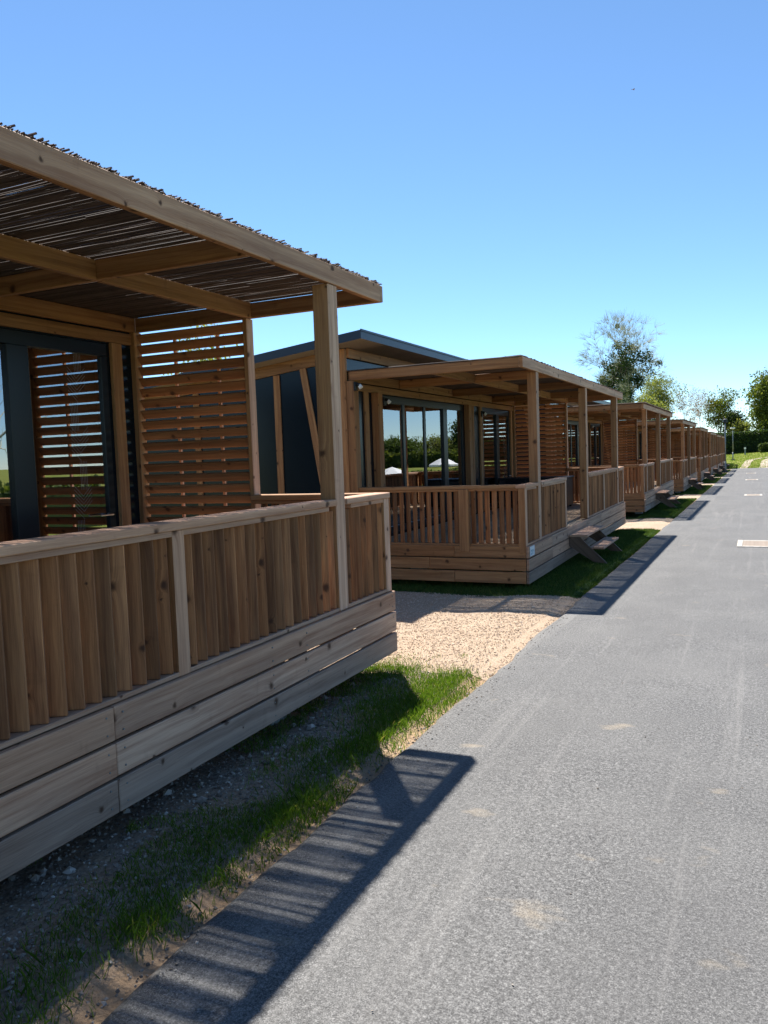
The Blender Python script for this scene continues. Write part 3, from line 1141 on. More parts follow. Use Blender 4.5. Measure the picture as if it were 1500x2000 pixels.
    P('corner_post', cached('cpB', lambda: bmesh_box(WX + 0.014, WX + 0.13, -0.03, 0.11, 0.47, 2.728, 'z', ('brown',), None, 0.004)))
    P('corner_post', cached('cpC', lambda: bmesh_box(WX - 0.10, WX + 0.012, L - 0.018, L + 0.05, 0.30, roof_under(WX - 0.11), 'z', ('brown',), None, 0.004)))
    # gables
    def gable(yy, xa, xb):
        mb = MB()
        za, zb_ = roof_under(xa) - 0.002, roof_under(xb) - 0.002
        y_a, y_b = yy
        A = [(xa, y_a, 0.30), (xb, y_a, 0.30), (xb, y_a, zb_), (xa, y_a, za)]
        B = [(x, y_b, z) for x, _, z in A]
        U = [(0, 0)] * 4
        mb.quad(A, U)
        mb.quad(B[::-1], U)
        for i in range(4):
            j = (i + 1) % 4
            mb.quad([A[j], A[i], B[i], B[j]], U)
        return mb.mesh('gable_panel', ['panel'])
    gx_ = [-6.50, -5.05, -3.56, WX - 0.116]
    for s, yy in enumerate(((0.0, 0.06), (L - 0.06, L))):
        for c in range(3):
            P('gable_panel', cached(('gp', s, c), lambda: gable(yy, gx_[c] + 0.003, gx_[c + 1] - 0.003)))
    # gable battens, one of them leaning
    for x in (-3.61, -5.05):
        P('gable_batten', cached(('gb', x), lambda: bmesh_box(x - 0.05, x + 0.05, -0.026, -0.002, 0.30, roof_under(x - 0.05) - 0.16, 'z', ('brown',), None, 0.003)))

    def lean():
        mb = MB()
        m4 = Matrix.Translation((-2.98, -0.014, 1.75)) @ Matrix.Rotation(radians(-9), 4, 'Y')
        mb.box(-0.05, 0.05, -0.011, 0.011, -1.35, 1.22, 'z', 0, None, m4, 0.003)
        return mb.mesh('lean', ['brown'])
    P('gable_batten', cached('lean', lean))

    def verge():
        mb = MB()
        A = [(WX - 0.116, -0.034, roof_under(WX - 0.116) - 0.004), (-6.5, -0.034, roof_under(-6.5) - 0.004)]
        (xa, _, za), (xb, _, zb_) = A
        h = 0.15
        fr = [(xb, -0.034, zb_ - h), (xa, -0.034, za - h), (xa, -0.034, za), (xb, -0.034, zb_)]
        bk = [(x, -0.003, z) for x, _, z in fr]
        mb.quad(fr, [(p[0], p[2]) for p in fr], 0, 0.5)
        mb.quad(bk[::-1], [(p[0], p[2]) for p in bk[::-1]], 0, 0.5)
        for i in range(4):
            j = (i + 1) % 4
            mb.quad([fr[j], fr[i], bk[i], bk[j]], [(0, 0), (1, 0), (1, 0.03), (0, 0.03)], 0, 0.5)
        return mb.mesh('verge', ['brown'])
    P('verge_board', cached('verge', verge))
    # eaves board under the front overhang
    P('eaves_board', cached('eaves', lambda: bmesh_box(WX + 0.004, WX + 0.045, 0.02, L - 0.02, zt - 0.13, zt - 0.001, 'y', ('brown',), None, 0.003)))

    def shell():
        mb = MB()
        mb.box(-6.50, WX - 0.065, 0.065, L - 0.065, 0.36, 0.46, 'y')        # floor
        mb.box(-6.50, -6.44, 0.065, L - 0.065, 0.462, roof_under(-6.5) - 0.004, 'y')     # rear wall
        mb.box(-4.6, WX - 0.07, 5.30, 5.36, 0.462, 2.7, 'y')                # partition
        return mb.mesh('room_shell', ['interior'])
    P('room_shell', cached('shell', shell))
    P('roof', cached('roof', roof_mesh))

    def piers():
        mb = MB()
        for x in (-2.9, -6.2):
            for y in (0.6, 3.0, 5.4, 7.8):
                mb.box(x - 0.12, x + 0.12, y - 0.12, y + 0.12, -0.30, 0.298, 'z')
        mb.box(-6.40, WX - 0.08, 0.05, L - 0.05, 0.27, 0.358, 'y')
        return mb.mesh('chassis', ['black'])
    P('chassis', cached('chassis', piers))
    # glazing
    d = P('sliding_door', cached('doorf', lambda: window_frame(DOOR[0], DOOR[1], DOOR[2], (3.82,))))
    ed = [DOOR[0] + 0.02] + DOOR[2] + [DOOR[1] - 0.02]
    for i in range(4):
        P('pane', cached(('dp', i), lambda: pane_mesh(ed[i] + 0.01, ed[i + 1] - 0.01)), par=d)
    w = P('glazed_door', cached('winf', lambda: window_frame(WIN[0], WIN[1], WIN[2], (7.08,))))
    ew = [WIN[0] + 0.02] + WIN[2] + [WIN[1] - 0.02]
    for i in range(2):
        P('pane', cached(('wpn', i), lambda: pane_mesh(ew[i] + 0.01, ew[i + 1] - 0.01)), par=w)

    def handle():
        mb = MB()
        mb.tube((WX, 7.93, 1.13), (WX + 0.05, 7.93, 1.13), 0.011, 0.011, 8)
        mb.tube((WX + 0.05, 7.94, 1.13), (WX + 0.05, 7.80, 1.13), 0.010, 0.008, 8)
        return mb.mesh('door_handle', ['chrome'])
    P('door_handle', cached('handle', handle), par=w)
    P('curtain', cached('curtain', curtain_mesh))
    if near:
        def decal():
            mb = MB()
            x0, x1 = WX - 0.0175, WX - 0.0165
            ya, yb = 7.585, 7.775
            w = 0.0008

            def seg(p, q):
                (y1, z1), (y2, z2) = p, q
                d = sqrt((y2 - y1) ** 2 + (z2 - z1) ** 2)
                ny, nz = -(z2 - z1) / d * w, (y2 - y1) / d * w
                mb.quad([(x1, y1 - ny, z1 - nz), (x1, y2 - ny, z2 - nz), (x1, y2 + ny, z2 + nz), (x1, y1 + ny, z1 + nz)], [(0, 0)] * 4, 0, 0.5)
            ym = (ya + yb) / 2
            z = 0.62
            k = 0
            while z < 2.36:
                if k % 2 == 0:
                    for i in range(7):
                        zz = z + 0.032 * i
                        seg((ya, zz + 0.09), (ym, zz))
                        if i > 1:
                            seg((ym, zz), (yb, zz + 0.09))
                else:
                    for i in range(5):
                        yy = ya + 0.02 + i * 0.017 + (0.06 if k % 4 == 3 else 0)
                        seg((yy, z), (yy, z + 0.24))
                z += 0.245
                k += 1
            return mb.mesh('glass_decal', ['decal'])
        o = P('glass_decal', cached('decal', decal), par=w)
        o['label'] = 'fine white chevron lines on the glass'

        def screws():
            mb = MB()
            for yy in (0.06, 1.27, 1.37, 2.8, 4.2, 5.265, 5.365, 6.6, 7.0, 8.33):
                for za in (0.035, 0.115, 0.20, 0.28, 0.365, 0.445):
                    mb.tube((-0.004, yy, za), (0.0035, yy, za), 0.0048, 0.0045, 8)
            return mb.mesh('screws', ['pole'])
        o = P('screws', cached('screws', screws))
        o['kind'] = 'stuff'

    # wall lamps
    if idx < 3:
        def lamp():
            mb = MB()
            mb.box(-0.03, 0.0, -0.04, 0.04, -0.07, 0.05, 'z', 0, None, None, 0.004)
            mb.tube((0.0, 0, 0.02), (0.05, 0, 0.0), 0.02, 0.03, 10)
            mb.tube((0.040, 0, 0.003), (0.07, 0, -0.035), 0.024, 0.032, 12, 1)
            return mb.mesh('wall_lamp', ['black', 'white'])
        lm2 = cached('lamp', lamp)
        P('wall_lamp', lm2, (WX + 0.16, 0.0, 2.66))
        P('wall_lamp', lm2, (WX + 0.14, 0.97, 2.50))
        P('wall_lamp', lm2, (WX + 0.07, 5.87, 2.48))

    # steps down to the verge
    for y in (2.43, 3.93):
        s = P('step_stringer', cached('str', step_stringer), (0, y, 0))
        if y < 3:
            s0 = s
    for i, (xa, xb, z) in enumerate(((0.004, 0.285, 0.346), (0.29, 0.52, 0.155))):
        P('step_tread', cached(('tr', i), lambda: bmesh_box(xa, xb, 2.405 if i == 0 else 2.451, 3.955 if i == 0 else 3.909, z, z + 0.032, 'y', ('weathered',), None, 0.004)))
    if idx == 1:
        p = P('number_plaque', cached('plq', lambda: bmesh_box(0.0, 0.006, -0.11, 0.11, -0.062, 0.062, 'y', ('plaque',), None, 0.001)), (0.002, 0.16, 0.408))
        p['label'] = 'small pale blue plaque'
    return root


LABELS = [
    'nearest timber cabin, cut off by the left edge, with reed-roofed terrace and slatted fence',
    'second timber cabin, with a navy gable wall, reed-roofed terrace and pale blue plaque',
    'third timber cabin along the road, behind the steps of the plaque cabin',
    'fourth timber cabin along the road, counted from the camera',
    'fifth timber cabin along the road, counted from the camera',
    'sixth timber cabin along the road, counted from the camera',
    'seventh timber cabin along the road, beside the tall lamp post',
    'farthest timber cabin, mostly hidden behind the tall lamp post at the row end',
]
for i, (y0, zb) in enumerate(CAB):
    build_cabin(i, y0, zb, LABELS[i])

# black cabinet on the deck of the second cabin
def black_cabinet():
    y0, zb = CAB[1]
    root = bpy.data.objects.new('outdoor_cabinet', None)
    COL.objects.link(root)
    root.location = (XF - 1.6, y0 + 7.1, zb + 0.463)
    tag(root, 'black outdoor cabinet on the deck behind the steps opening of the second cabin', 'cabinet')
    link('carcass', bmesh_box(-0.8, 0.65, -0.32, 0.32, 0.04, 0.62, 'z', ('black',), None, 0.01), root)
    link('worktop', bmesh_box(-0.83, 0.68, -0.35, 0.35, 0.622, 0.655, 'x', ('black',), None, 0.006), root)
    for x in (-0.43, 0.05, 0.42):
        link('cabinet_door', bmesh_box(x - 0.22 if x < 0.4 else x - 0.13, x + 0.22 if x < 0.4 else x + 0.2, -0.342, -0.322, 0.08, 0.60, 'z', ('frame',), None, 0.004), root)
    for x in (-0.75, 0.6):
        for y in (-0.28, 0.28):
            link('foot', bmesh_box(x - 0.025, x + 0.025, y - 0.025, y + 0.025, 0.0, 0.039, 'z', ('black',)), root)


black_cabinet()


# ------------------------------------------------------------------ road furniture
def drain(x0, x1, y0, y1, label):
    root = bpy.data.objects.new('drain_grate', None)
    COL.objects.link(root)
    z = road_z((y0 + y1) / 2) + 0.012
    cx, cy = (x0 + x1) / 2, (y0 + y1) / 2
    root.location = (cx, cy, z)
    slope = math.atan2(road_z(y1) - road_z(y0), y1 - y0)
    root.rotation_euler = (slope, 0, 0)
    tag(root, label, 'drain', 'drains along the middle of the road')
    w, h = (x1 - x0) / 2, (y1 - y0) / 2
    b = 0.085
    mb = MB()
    mb.box(-w, -w + b, -h, h, -0.04, 0.014, 'y', 0, None, None, 0.006)
    mb.box(w - b, w, -h, h, -0.04, 0.014, 'y', 0, None, None, 0.006)
    mb.box(-w + b, w - b, -h, -h + 0.10, -0.04, 0.012, 'x', 0, None, None, 0.006)
    mb.box(-w + b, w - b, h - 0.10, h, -0.04, 0.012, 'x', 0, None, None, 0.006)
    link('drain_frame', mb.mesh('drain_frame', ['whiteconcrete']), root)
    n = 7
    st = (2 * h - 0.20) / n
    bar = bmesh_box(-w + b, w - b, -st * 0.36, st * 0.36, -0.03, 0.008, 'x', ('grate',), None, 0.004)
    for i in range(n):
        link('grate_bar', bar, root, (0, -h + 0.10 + st * (i + 0.5), 0))


drain(-0.26, 0.42, 14.55, 15.60, 'nearest drain in the road, white frame with sandy bars, at the right edge')
drain(-0.31, 0.28, 31.2, 32.3, 'second nearest pale drain strip in the road')
drain(-0.42, 0.22, 48.0, 49.3, 'third pale drain strip along the road')
drain(-0.50, 0.15, 62.2, 63.6, 'farthest pale drain strip close to the road end')


def lamp_post(x, y, zt, head, label, r=0.055):
    root = bpy.data.objects.new('lamp_post', None)
    COL.objects.link(root)
    z = ground_z(x, y)
    root.location = (x, y, z)
    tag(root, label, 'lamp post', 'lamp posts at the end of the road')
    H = zt - z
    mb = MB()
    mb.tube((0, 0, -0.1), (0, 0, 0.9), r * 1.25, r * 1.2, 12)
    mb.tube((0, 0, 0.9), (0, 0, H - 0.2), r, r * 0.8, 12)
    link('pole', mb.mesh('pole', ['pole'], True), root)
    mb = MB()
    mb.box(-0.2, 0.2, -0.2, 0.2, -0.05, 0.12, 'z', 0, None, None, 0.02)
    link('base', mb.mesh('base', ['black']), root)
    mb = MB()
    if head == 'black':
        mb.tube((0, 0, H - 0.30), (0, 0, H - 0.22), 0.06, 0.17, 14)
        mb.tube((0, 0, H - 0.22), (0, 0, H), 0.17, 0.15, 14)
        mb.tube((0, 0, H), (0, 0, H + 0.05), 0.19, 0.05, 14)
        link('lamp_head', mb.mesh('lamp_head', ['black']), root)
    else:
        mb.tube((0, 0, H - 0.2), (0, 0, H - 0.12), 0.05, 0.24, 14)
        mb.tube((0, 0, H - 0.12), (0, 0, H), 0.26, 0.22, 14)
        link('lamp_head', mb.mesh('lamp_head', ['white']), root)


lamp_post(-2.02, 68.2, 3.52, 'black', 'tall lamp post with black head in front of the last cabins')
lamp_post(-2.05, 95.0, 3.35, 'white', 'slim lamp post with white head on the meadow before the hedge', 0.05)


def marker():
    x, y = -1.05, 118.0
    mb = MB()
    mb.tube((0, 0, -0.1), (0, 0, 0.78), 0.09, 0.085, 10)
    mb.tube((0, 0, 0.78), (0, 0, 1.02), 0.14, 0.13, 10, 1)
    o = link('marker_post', mb.mesh('marker_post', ['pole', 'white']), None, (x, y, ground_z(x, y)))
    tag(o, 'short grey marker post standing before the dark hedge', 'post')


marker()


# ------------------------------------------------------------------ vegetation
def leaf_quad(mb, c, s, rnd, t, up=0.0):
    n = Vector((rnd.gauss(0, 1), rnd.gauss(0, 1), rnd.gauss(0, 1) + up)).normalized()
    u = n.cross(Vector((rnd.random(), rnd.random(), rnd.random() + 0.01))).normalized()
    w = n.cross(u)
    a = s * rnd.uniform(0.7, 1.2)
    b = a * rnd.uniform(0.5, 0.8)
    i = len(mb.v)
    c = Vector(c)
    mb.v.extend([(c - u * a)[:], (c + w * b)[:], (c + u * a)[:], (c - w * b)[:]])
    mb.f.append((i, i + 1, i + 2, i + 3))
    mb.uv.extend([(0, 0)] * 4)
    mb.mi.append(0)
    mb.t.append(t)


def branches(seed, height, lean=(0, 0), levels=5, spread=0.75, first=0.28, kids=(3, 4), r0=0.3, ratio=0.68, gravity=0.05, trunk_frac=0.3, twig_sides=3):
    """returns branch mesh builder and the list of twig ends (position, direction, radius)"""
    rnd = random.Random(seed)
    mb = MB()
    ends = []

    def grow(p, d, ln, r, lev):
        segs = 3 if lev < 2 else 2 if lev < 4 else 1
        q, dd = Vector(p), Vector(d)
        rr = r
        for s in range(segs):
            dd = (dd + Vector((rnd.gauss(0, 0.12), rnd.gauss(0, 0.12), rnd.gauss(0, 0.08) + gravity))).normalized()
            n = q + dd * (ln / segs)
            r2 = rr * (0.86 if segs > 1 else 0.6)
            mb.tube(q[:], n[:], rr, r2, 8 if lev == 0 else 6 if lev == 1 else 4 if lev < 4 else twig_sides, 0, 0.5, False)
            if lev > 0 and lev < levels and s < segs - 1 and rnd.random() < 0.65:
                side = dd.cross(Vector((rnd.gauss(0, 1), rnd.gauss(0, 1), rnd.gauss(0, 1)))).normalized()
                grow(n, (dd * 0.55 + side * spread).normalized(), ln * ratio * rnd.uniform(0.6, 0.95), r2 * 0.6, lev + 1)
            q, rr = n, r2
        if lev >= levels:
            ends.append((q, dd, lev))
            return
        if lev >= levels - 2:
            ends.append((q, dd, lev))
        k = rnd.randint(*kids)
        a0 = rnd.uniform(0, 6.28)
        ax = dd.orthogonal().normalized()
        ay = dd.cross(ax)
        for i in range(k):
            a = a0 + 2 * pi * i / k + rnd.uniform(-0.4, 0.4)
            side = ax * cos(a) + ay * sin(a)
            sp = spread * rnd.uniform(0.55, 1.15)
            grow(q, (dd + side * sp).normalized(), ln * ratio * rnd.uniform(0.8, 1.15), rr * (0.72 if k < 3 else 0.62), lev + 1)
    grow((0, 0, -0.2), Vector((lean[0], lean[1], 1)).normalized(), height * trunk_frac, r0, 0)
    return mb, ends, rnd


def fit_radius(mb, ends, r):
    # stand the crown over the trunk, then scale it sideways
    mx, my, mz = (sum(e[0][i] for e in ends) / len(ends) for i in range(3))
    sh = lambda v: min(1.0, max(0.0, v[2] / mz))
    mb.v = [(v[0] - mx * sh(v), v[1] - my * sh(v), v[2]) for v in mb.v]
    ends = [(Vector((e[0].x - mx * sh(e[0]), e[0].y - my * sh(e[0]), e[0].z)), e[1], e[2]) for e in ends]
    ps = sorted(sqrt(e[0].x ** 2 + e[0].y ** 2) for e in ends)
    k = r / ps[int(len(ps) * 0.95)]
    z1 = max(v[2] for v in mb.v)
    f = lambda z: 1 + (k - 1) * min(1, max(0, z / (0.25 * z1)))
    mb.v = [(v[0] * f(v[2]), v[1] * f(v[2]), v[2]) for v in mb.v]
    return [(Vector((e[0].x * k, e[0].y * k, e[0].z)), e[1], e[2]) for e in ends]


def fit_height(mbs, ends, height):
    zs = [v[2] for m in mbs for v in m.v]
    k = height / max(zs)
    for m in mbs:
        m.v = [(v[0] * k, v[1] * k, v[2] * k) for v in m.v]
    return [(e[0] * k, e[1], e[2]) for e in ends]


def plant_tree(name, label, x, y, mb, crown_mb, crown_mat, group, bark='bark', rot=0.0, cat='tree'):
    root = bpy.data.objects.new(name, None)
    COL.objects.link(root)
    root.location = (x, y, ground_z(x, y))
    root.rotation_euler = (0, 0, rot)
    tag(root, label, cat, group)
    link('trunk', mb if isinstance(mb, bpy.types.Mesh) else mb.mesh('trunk', [bark], True), root)
    if crown_mb is not None:
        link('crown', crown_mb if isinstance(crown_mb, bpy.types.Mesh) else crown_mb.mesh('crown', [crown_mat]), root)
    return root


def crown_on(ends, rnd, per, spread_r, size, up=0.3, keep=1.0, lightbias=0.0):
    mb = MB()
    for q, d, lev in ends:
        if rnd.random() > keep:
            continue
        base = rnd.random()
        for i in range(per):
            c = q + Vector((rnd.gauss(0, 1), rnd.gauss(0, 1), rnd.gauss(0, 0.8))) * spread_r
            leaf_quad(mb, c, size * rnd.uniform(0.6, 1.25), rnd, min(1, max(0, base * 0.5 + rnd.random() * 0.5 + lightbias)), up)
    return mb


GT = 'trees beyond the cabins'


# big ivy-clad tree: pale bare twigs outside, dark ivy inside, mistletoe balls
def ivy_tree():
    mb, ends, rnd = branches(21, 18.0, levels=6, spread=0.62, r0=0.42, ratio=0.74, kids=(2, 3), trunk_frac=0.24, gravity=0.04)
    ends = fit_height([mb], ends, 19.2)
    ends = fit_radius(mb, ends, 7.4)
    # split thick wood and thin pale twigs by drawing twigs separately
    cx = sum(e[0].x for e in ends) / len(ends)
    cy = sum(e[0].y for e in ends) / len(ends)
    twig = MB()
    for q, d, lev in ends:
        for i in range(9):
            dd = (d + Vector((rnd.gauss(0, 0.5), rnd.gauss(0, 0.5), rnd.gauss(0, 0.4)))).normalized()
            twig.tube(q[:], (q + dd * rnd.uniform(0.5, 1.5))[:], 0.013, 0.008, 3, 0, 0.5, False)
    ivy = MB()
    clumps = []
    # ivy sleeve up the trunk and out along the main limbs
    for v in range(0, len(mb.v), 2):
        p = Vector(mb.v[v])
        if p.z < 1.0 or p.z > 15.6:
            continue
        rad = sqrt((p.x - cx * p.z / 12) ** 2 + (p.y - cy * p.z / 12) ** 2)
        if rad < (2.0 + 0.55 * p.z if p.z < 9 else 6.6 if p.z < 12 else 6.6 - (p.z - 12) * 1.3):
            clumps.append(p)
    rnd.shuffle(clumps)
    pick = []
    for p in clumps:
        if all((p - q).length > 0.52 for q in pick):
            pick.append(p)
        if len(pick) > 620:
            break
    for p in pick:
        rr = rnd.uniform(0.45, 1.0)
        base = rnd.random()
        for i in range(int(95 * rr)):
            c = p + Vector((rnd.gauss(0, 1), rnd.gauss(0, 1), rnd.gauss(0, 0.85))).normalized() * rr * rnd.random() ** 0.4
            leaf_quad(ivy, c, rnd.uniform(0.10, 0.19), rnd, min(1, base * 0.45 + rnd.random() * 0.55), 0.5)
    x, y = -16.1, 112.0
    root = plant_tree('ivy_tree', 'tallest tree, dark with ivy under a halo of bare pale twigs', x, y, mb, ivy, 'ivy', GT)
    link('twigs', twig.mesh('twigs', ['twig']), root)
    far = [e[0] for e in ends if e[0].z > 7]
    rnd.shuffle(far)
    got = []
    for p in far:
        if len(got) >= 7:
            break
        if all((p - q).length > 1.6 for q in got):
            got.append(p)
            ball = MB()
            rr = rnd.uniform(0.28, 0.55)
            for i in range(130):
                c = Vector((rnd.gauss(0, 1), rnd.gauss(0, 1), rnd.gauss(0, 1))).normalized() * rr * rnd.random() ** 0.4
                leaf_quad(ball, c, 0.12, rnd, rnd.random(), 0.3)
            link('mistletoe_ball', ball.mesh('mistletoe_ball', ['ivy']), root, p[:])


ivy_tree()


def simple_tree(name, label, seed, x, y, H, mat, per, sr, size, keep=1.0, group=GT, bark='bark', cat='tree', radius=None, **kw):
    mb, ends, rnd = branches(seed, H, **kw)
    ends = fit_height([mb], ends, H)
    if radius:
        ends = fit_radius(mb, ends, radius)
    cr = crown_on(ends, rnd, per, sr, size, keep=keep) if per else None
    return plant_tree(name, label, x, y, mb, cr, mat, group, bark, rnd.uniform(0, 6), cat)


simple_tree('budding_tree', 'pale budding tree with fine twigs, right of the ivy tree', 31, -14.2, 138.0, 13.4, 'bud', 13, 0.40, 0.12, 1.0, bark='twig', radius=4.3, levels=6, spread=0.55, r0=0.2, ratio=0.76, kids=(2, 3), trunk_frac=0.2)
simple_tree('budding_tree', 'low yellow-green tree above the third cabin roof, below the ivy tree', 32, -13.2, 118.0, 8.6, 'bud', 16, 0.45, 0.15, 1.0, radius=3.0, levels=5, spread=0.7, r0=0.15, kids=(2, 3), trunk_frac=0.22)
simple_tree('budding_tree', 'dark green shrubby tree at the foot of the ivy tree', 36, -17.5, 116.0, 7.2, 'midleaf', 14, 0.45, 0.16, 1.0, radius=3.0, levels=5, spread=0.7, r0=0.15, kids=(2, 3), trunk_frac=0.2)
simple_tree('leaning_tree', 'slender leaning tree with reddish buds above the far cabin roofs', 33, -9.9, 140.0, 11.6, 'redbud', 9, 0.25, 0.085, 0.8, radius=2.6, lean=(0.28, 0), levels=5, spread=0.6, r0=0.2, ratio=0.72, kids=(2, 3), trunk_frac=0.34)
simple_tree('leaning_tree', 'thin bare tree with pinkish twigs beside the leaning tree', 37, -7.7, 146.0, 11.4, 'redbud', 8, 0.25, 0.08, 0.7, radius=2.6, lean=(0.2, 0), levels=5, spread=0.55, r0=0.16, ratio=0.72, kids=(2, 3), trunk_frac=0.3)
simple_tree('green_tree', 'narrow green tree behind the lamp post with black head', 34, -5.3, 146.0, 10.6, 'lightleaf', 12, 0.42, 0.15, 0.9, radius=2.7, levels=5, spread=0.45, r0=0.2, ratio=0.75, kids=(2, 3), trunk_frac=0.22)
simple_tree('green_tree', 'small dark conical tree above the hedge, right of the lamp post', 38, -3.4, 152.0, 7.0, 'ivy', 26, 0.5, 0.16, 1.0, radius=1.7, levels=4, spread=0.55, r0=0.16, ratio=0.75, kids=(3, 3), trunk_frac=0.22)
simple_tree('green_tree', 'small round pale shrub tree above the hedge', 39, -1.9, 150.0, 5.0, 'bud', 16, 0.45, 0.15, 1.0, radius=1.5, levels=4, spread=0.75, r0=0.12, kids=(3, 3), trunk_frac=0.22)
simple_tree('broad_tree', 'dense broad tree cut off by the right edge', 35, 3.9, 138.0, 11.6, 'lightleaf', 40, 0.65, 0.19, 1.0, radius=5.6, levels=5, spread=0.8, r0=0.35, ratio=0.72, kids=(3, 3), trunk_frac=0.2)
simple_tree('broad_tree', 'lower dense tree under the right-edge tree', 40, 5.0, 143.0, 8.4, 'midleaf', 30, 0.6, 0.19, 1.0, radius=4.2, levels=4, spread=0.9, r0=0.3, ratio=0.72, kids=(3, 4), trunk_frac=0.2)
# behind the first two cabins, glimpsed over roofs and through the louvres
simple_tree('yellow_tree', 'yellow-green tree glimpsed through the top louvres of the nearest cabin', 41, -20.8, 27.5, 7.9, 'bud', 16, 0.30, 0.06, 1.0, radius=1.7, levels=5, spread=0.8, r0=0.18, kids=(2, 3), trunk_frac=0.22)
simple_tree('yellow_tree', 'bare twiggy tree showing just above the navy cabin roof', 42, -20.4, 31.5, 7.5, 'bud', 0, 0.25, 0.06, 0.6, bark='twig', levels=7, spread=0.6, r0=0.08, kids=(2, 3), trunk_frac=0.24)


# hedge at the end
def leafy_box(name, label, x0, x1, y0, y1, h, n, mat, cat, size=0.13, group=None, wob=0.12):
    rnd = random.Random(hash(name) % 1000 + int(x0))
    cx, cy = (x0 + x1) / 2, (y0 + y1) / 2
    z0 = ground_z(cx, cy)
    root = bpy.data.objects.new(name, None)
    COL.objects.link(root)
    root.location = (cx, cy, z0)
    tag(root, label, cat, group)
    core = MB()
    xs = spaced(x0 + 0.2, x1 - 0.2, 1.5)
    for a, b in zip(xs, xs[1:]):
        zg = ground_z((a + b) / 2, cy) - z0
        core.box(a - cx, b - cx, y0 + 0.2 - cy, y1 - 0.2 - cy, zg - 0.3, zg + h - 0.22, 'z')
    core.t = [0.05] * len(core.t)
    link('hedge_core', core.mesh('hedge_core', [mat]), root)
    mb = MB()
    A1, A2 = (x1 - x0) * h, (x1 - x0) * (y1 - y0)
    for i in range(n):
        x = rnd.uniform(x0, x1)
        zg = ground_z(x, cy) - z0
        if rnd.random() < A1 / (A1 + A2):
            y = y0 + rnd.uniform(-0.06, 0.2)
            z = rnd.uniform(0, h)
        else:
            y = rnd.uniform(y0, y1)
            z = h - rnd.uniform(0, 0.2) + (0.25 * rnd.random() ** 3)
        z += wob * mnoise.noise(Vector((x * 0.7, y, 3)))
        y += wob * 1.5 * mnoise.noise(Vector((x * 0.9, z * 0.9, 8)))
        leaf_quad(mb, (x - cx, y - cy, zg + z), size * rnd.uniform(0.6, 1.3), rnd, rnd.random(), 0.2)
    link('foliage', mb.mesh('foliage', [mat]), root)


leafy_box('clipped_hedge', 'long dark clipped hedge closing the view at the end of the road', -24, 40, 130.0, 133.0, 3.05, 26000, 'hedge', 'hedge', 0.17)
leafy_box('low_hedge', 'low light shrub bed in front of the dark hedge at the right edge', 0.6, 7.5, 123.5, 125.2, 1.05, 3500, 'midleaf', 'shrub', 0.12, None, 0.25)

# across the road, mirrored in the glazing
GM = 'trees across the road'
simple_tree('orchard_tree', 'round green tree mirrored in the sliding door of the second cabin, left of the parasol', 51, 34.6, 103.5, 3.9, 'midleaf', 40, 0.45, 0.15, 1.0, GM, radius=3.4, levels=4, spread=1.0, r0=0.2, kids=(3, 4), trunk_frac=0.08)
simple_tree('orchard_tree', 'greyer loose tree mirrored in the second cabin, above the parasol', 52, 30.2, 107.0, 3.8, 'bud', 24, 0.45, 0.13, 1.0, GM, radius=2.8, levels=4, spread=0.9, r0=0.18, kids=(3, 3), trunk_frac=0.08)
simple_tree('orchard_tree', 'tall green tree mirrored at the right end of the sliding door', 53, 27.0, 109.5, 7.4, 'midleaf', 34, 0.5, 0.16, 1.0, GM, radius=2.5, levels=5, spread=0.6, r0=0.25, kids=(2, 3), trunk_frac=0.15)
simple_tree('bare_tree', 'bare tree mirrored in the glass door of the nearest cabin', 54, 16.5, 21.0, 6.4, 'redbud', 0, 0.1, 0.1, 1.0, GM, bark='twig', levels=6, spread=0.6, r0=0.14, kids=(2, 3), trunk_frac=0.25)
leafy_box('garden_hedge', 'green hedge mirrored in the glass of the nearest cabin', 14.0, 15.4, -8.0, 40.0, 1.75, 5200, 'midleaf', 'hedge', 0.12, None, 0.2)
leafy_box('tall_hedge', 'loose tall hedge mirrored under the trees in the second cabin', 24.0, 46.0, 99.0, 101.0, 1.9, 5000, 'lightleaf', 'hedge', 0.16, None, 0.7)
leafy_box('garden_hedge', 'low hedge mirrored behind the parasol in the second cabin', 13.0, 24.0, 76.0, 77.2, 1.1, 3000, 'midleaf', 'hedge', 0.14, None, 0.2)


def parasol(x, y, r, h, label):
    root = bpy.data.objects.new('parasol', None)
    COL.objects.link(root)
    z = ground_z(x, y)
    root.location = (x, y, z)
    tag(root, label, 'parasol', 'white parasols across the road')
    mb = MB()
    mb.tube((0, 0, 0), (0, 0, h), 0.03, 0.03, 10)
    mb.tube((0, 0, -0.05), (0, 0, 0.08), 0.35, 0.3, 16)
    link('pole', mb.mesh('parasol_pole', ['pole'], True), root)
    mb = MB()
    n = 8
    for k in range(n):
        a, b = 2 * pi * k / n, 2 * pi * (k + 1) / n
        pa, pb = (r * cos(a), r * sin(a), h - 0.62), (r * cos(b), r * sin(b), h - 0.62)
        m_ = ((pa[0] + pb[0]) * 0.47, (pa[1] + pb[1]) * 0.47, h - 0.56)
        ta, tb = (0.45 * r * cos(a), 0.45 * r * sin(a), h - 0.2), (0.45 * r * cos(b), 0.45 * r * sin(b), h - 0.2)
        U = [(0, 0)] * 4
        mb.quad([pa, pb, tb, ta], U, 0, 0.5)
        mb.quad([ta, tb, (0, 0, h + 0.05)], U[:3], 0, 0.5)
        mb.quad([pb, pa, (pa[0], pa[1], pa[2] - 0.16), (pb[0], pb[1], pb[2] - 0.16)], U, 0, 0.5)
    link('canopy', mb.mesh('canopy', ['canvas']), root)


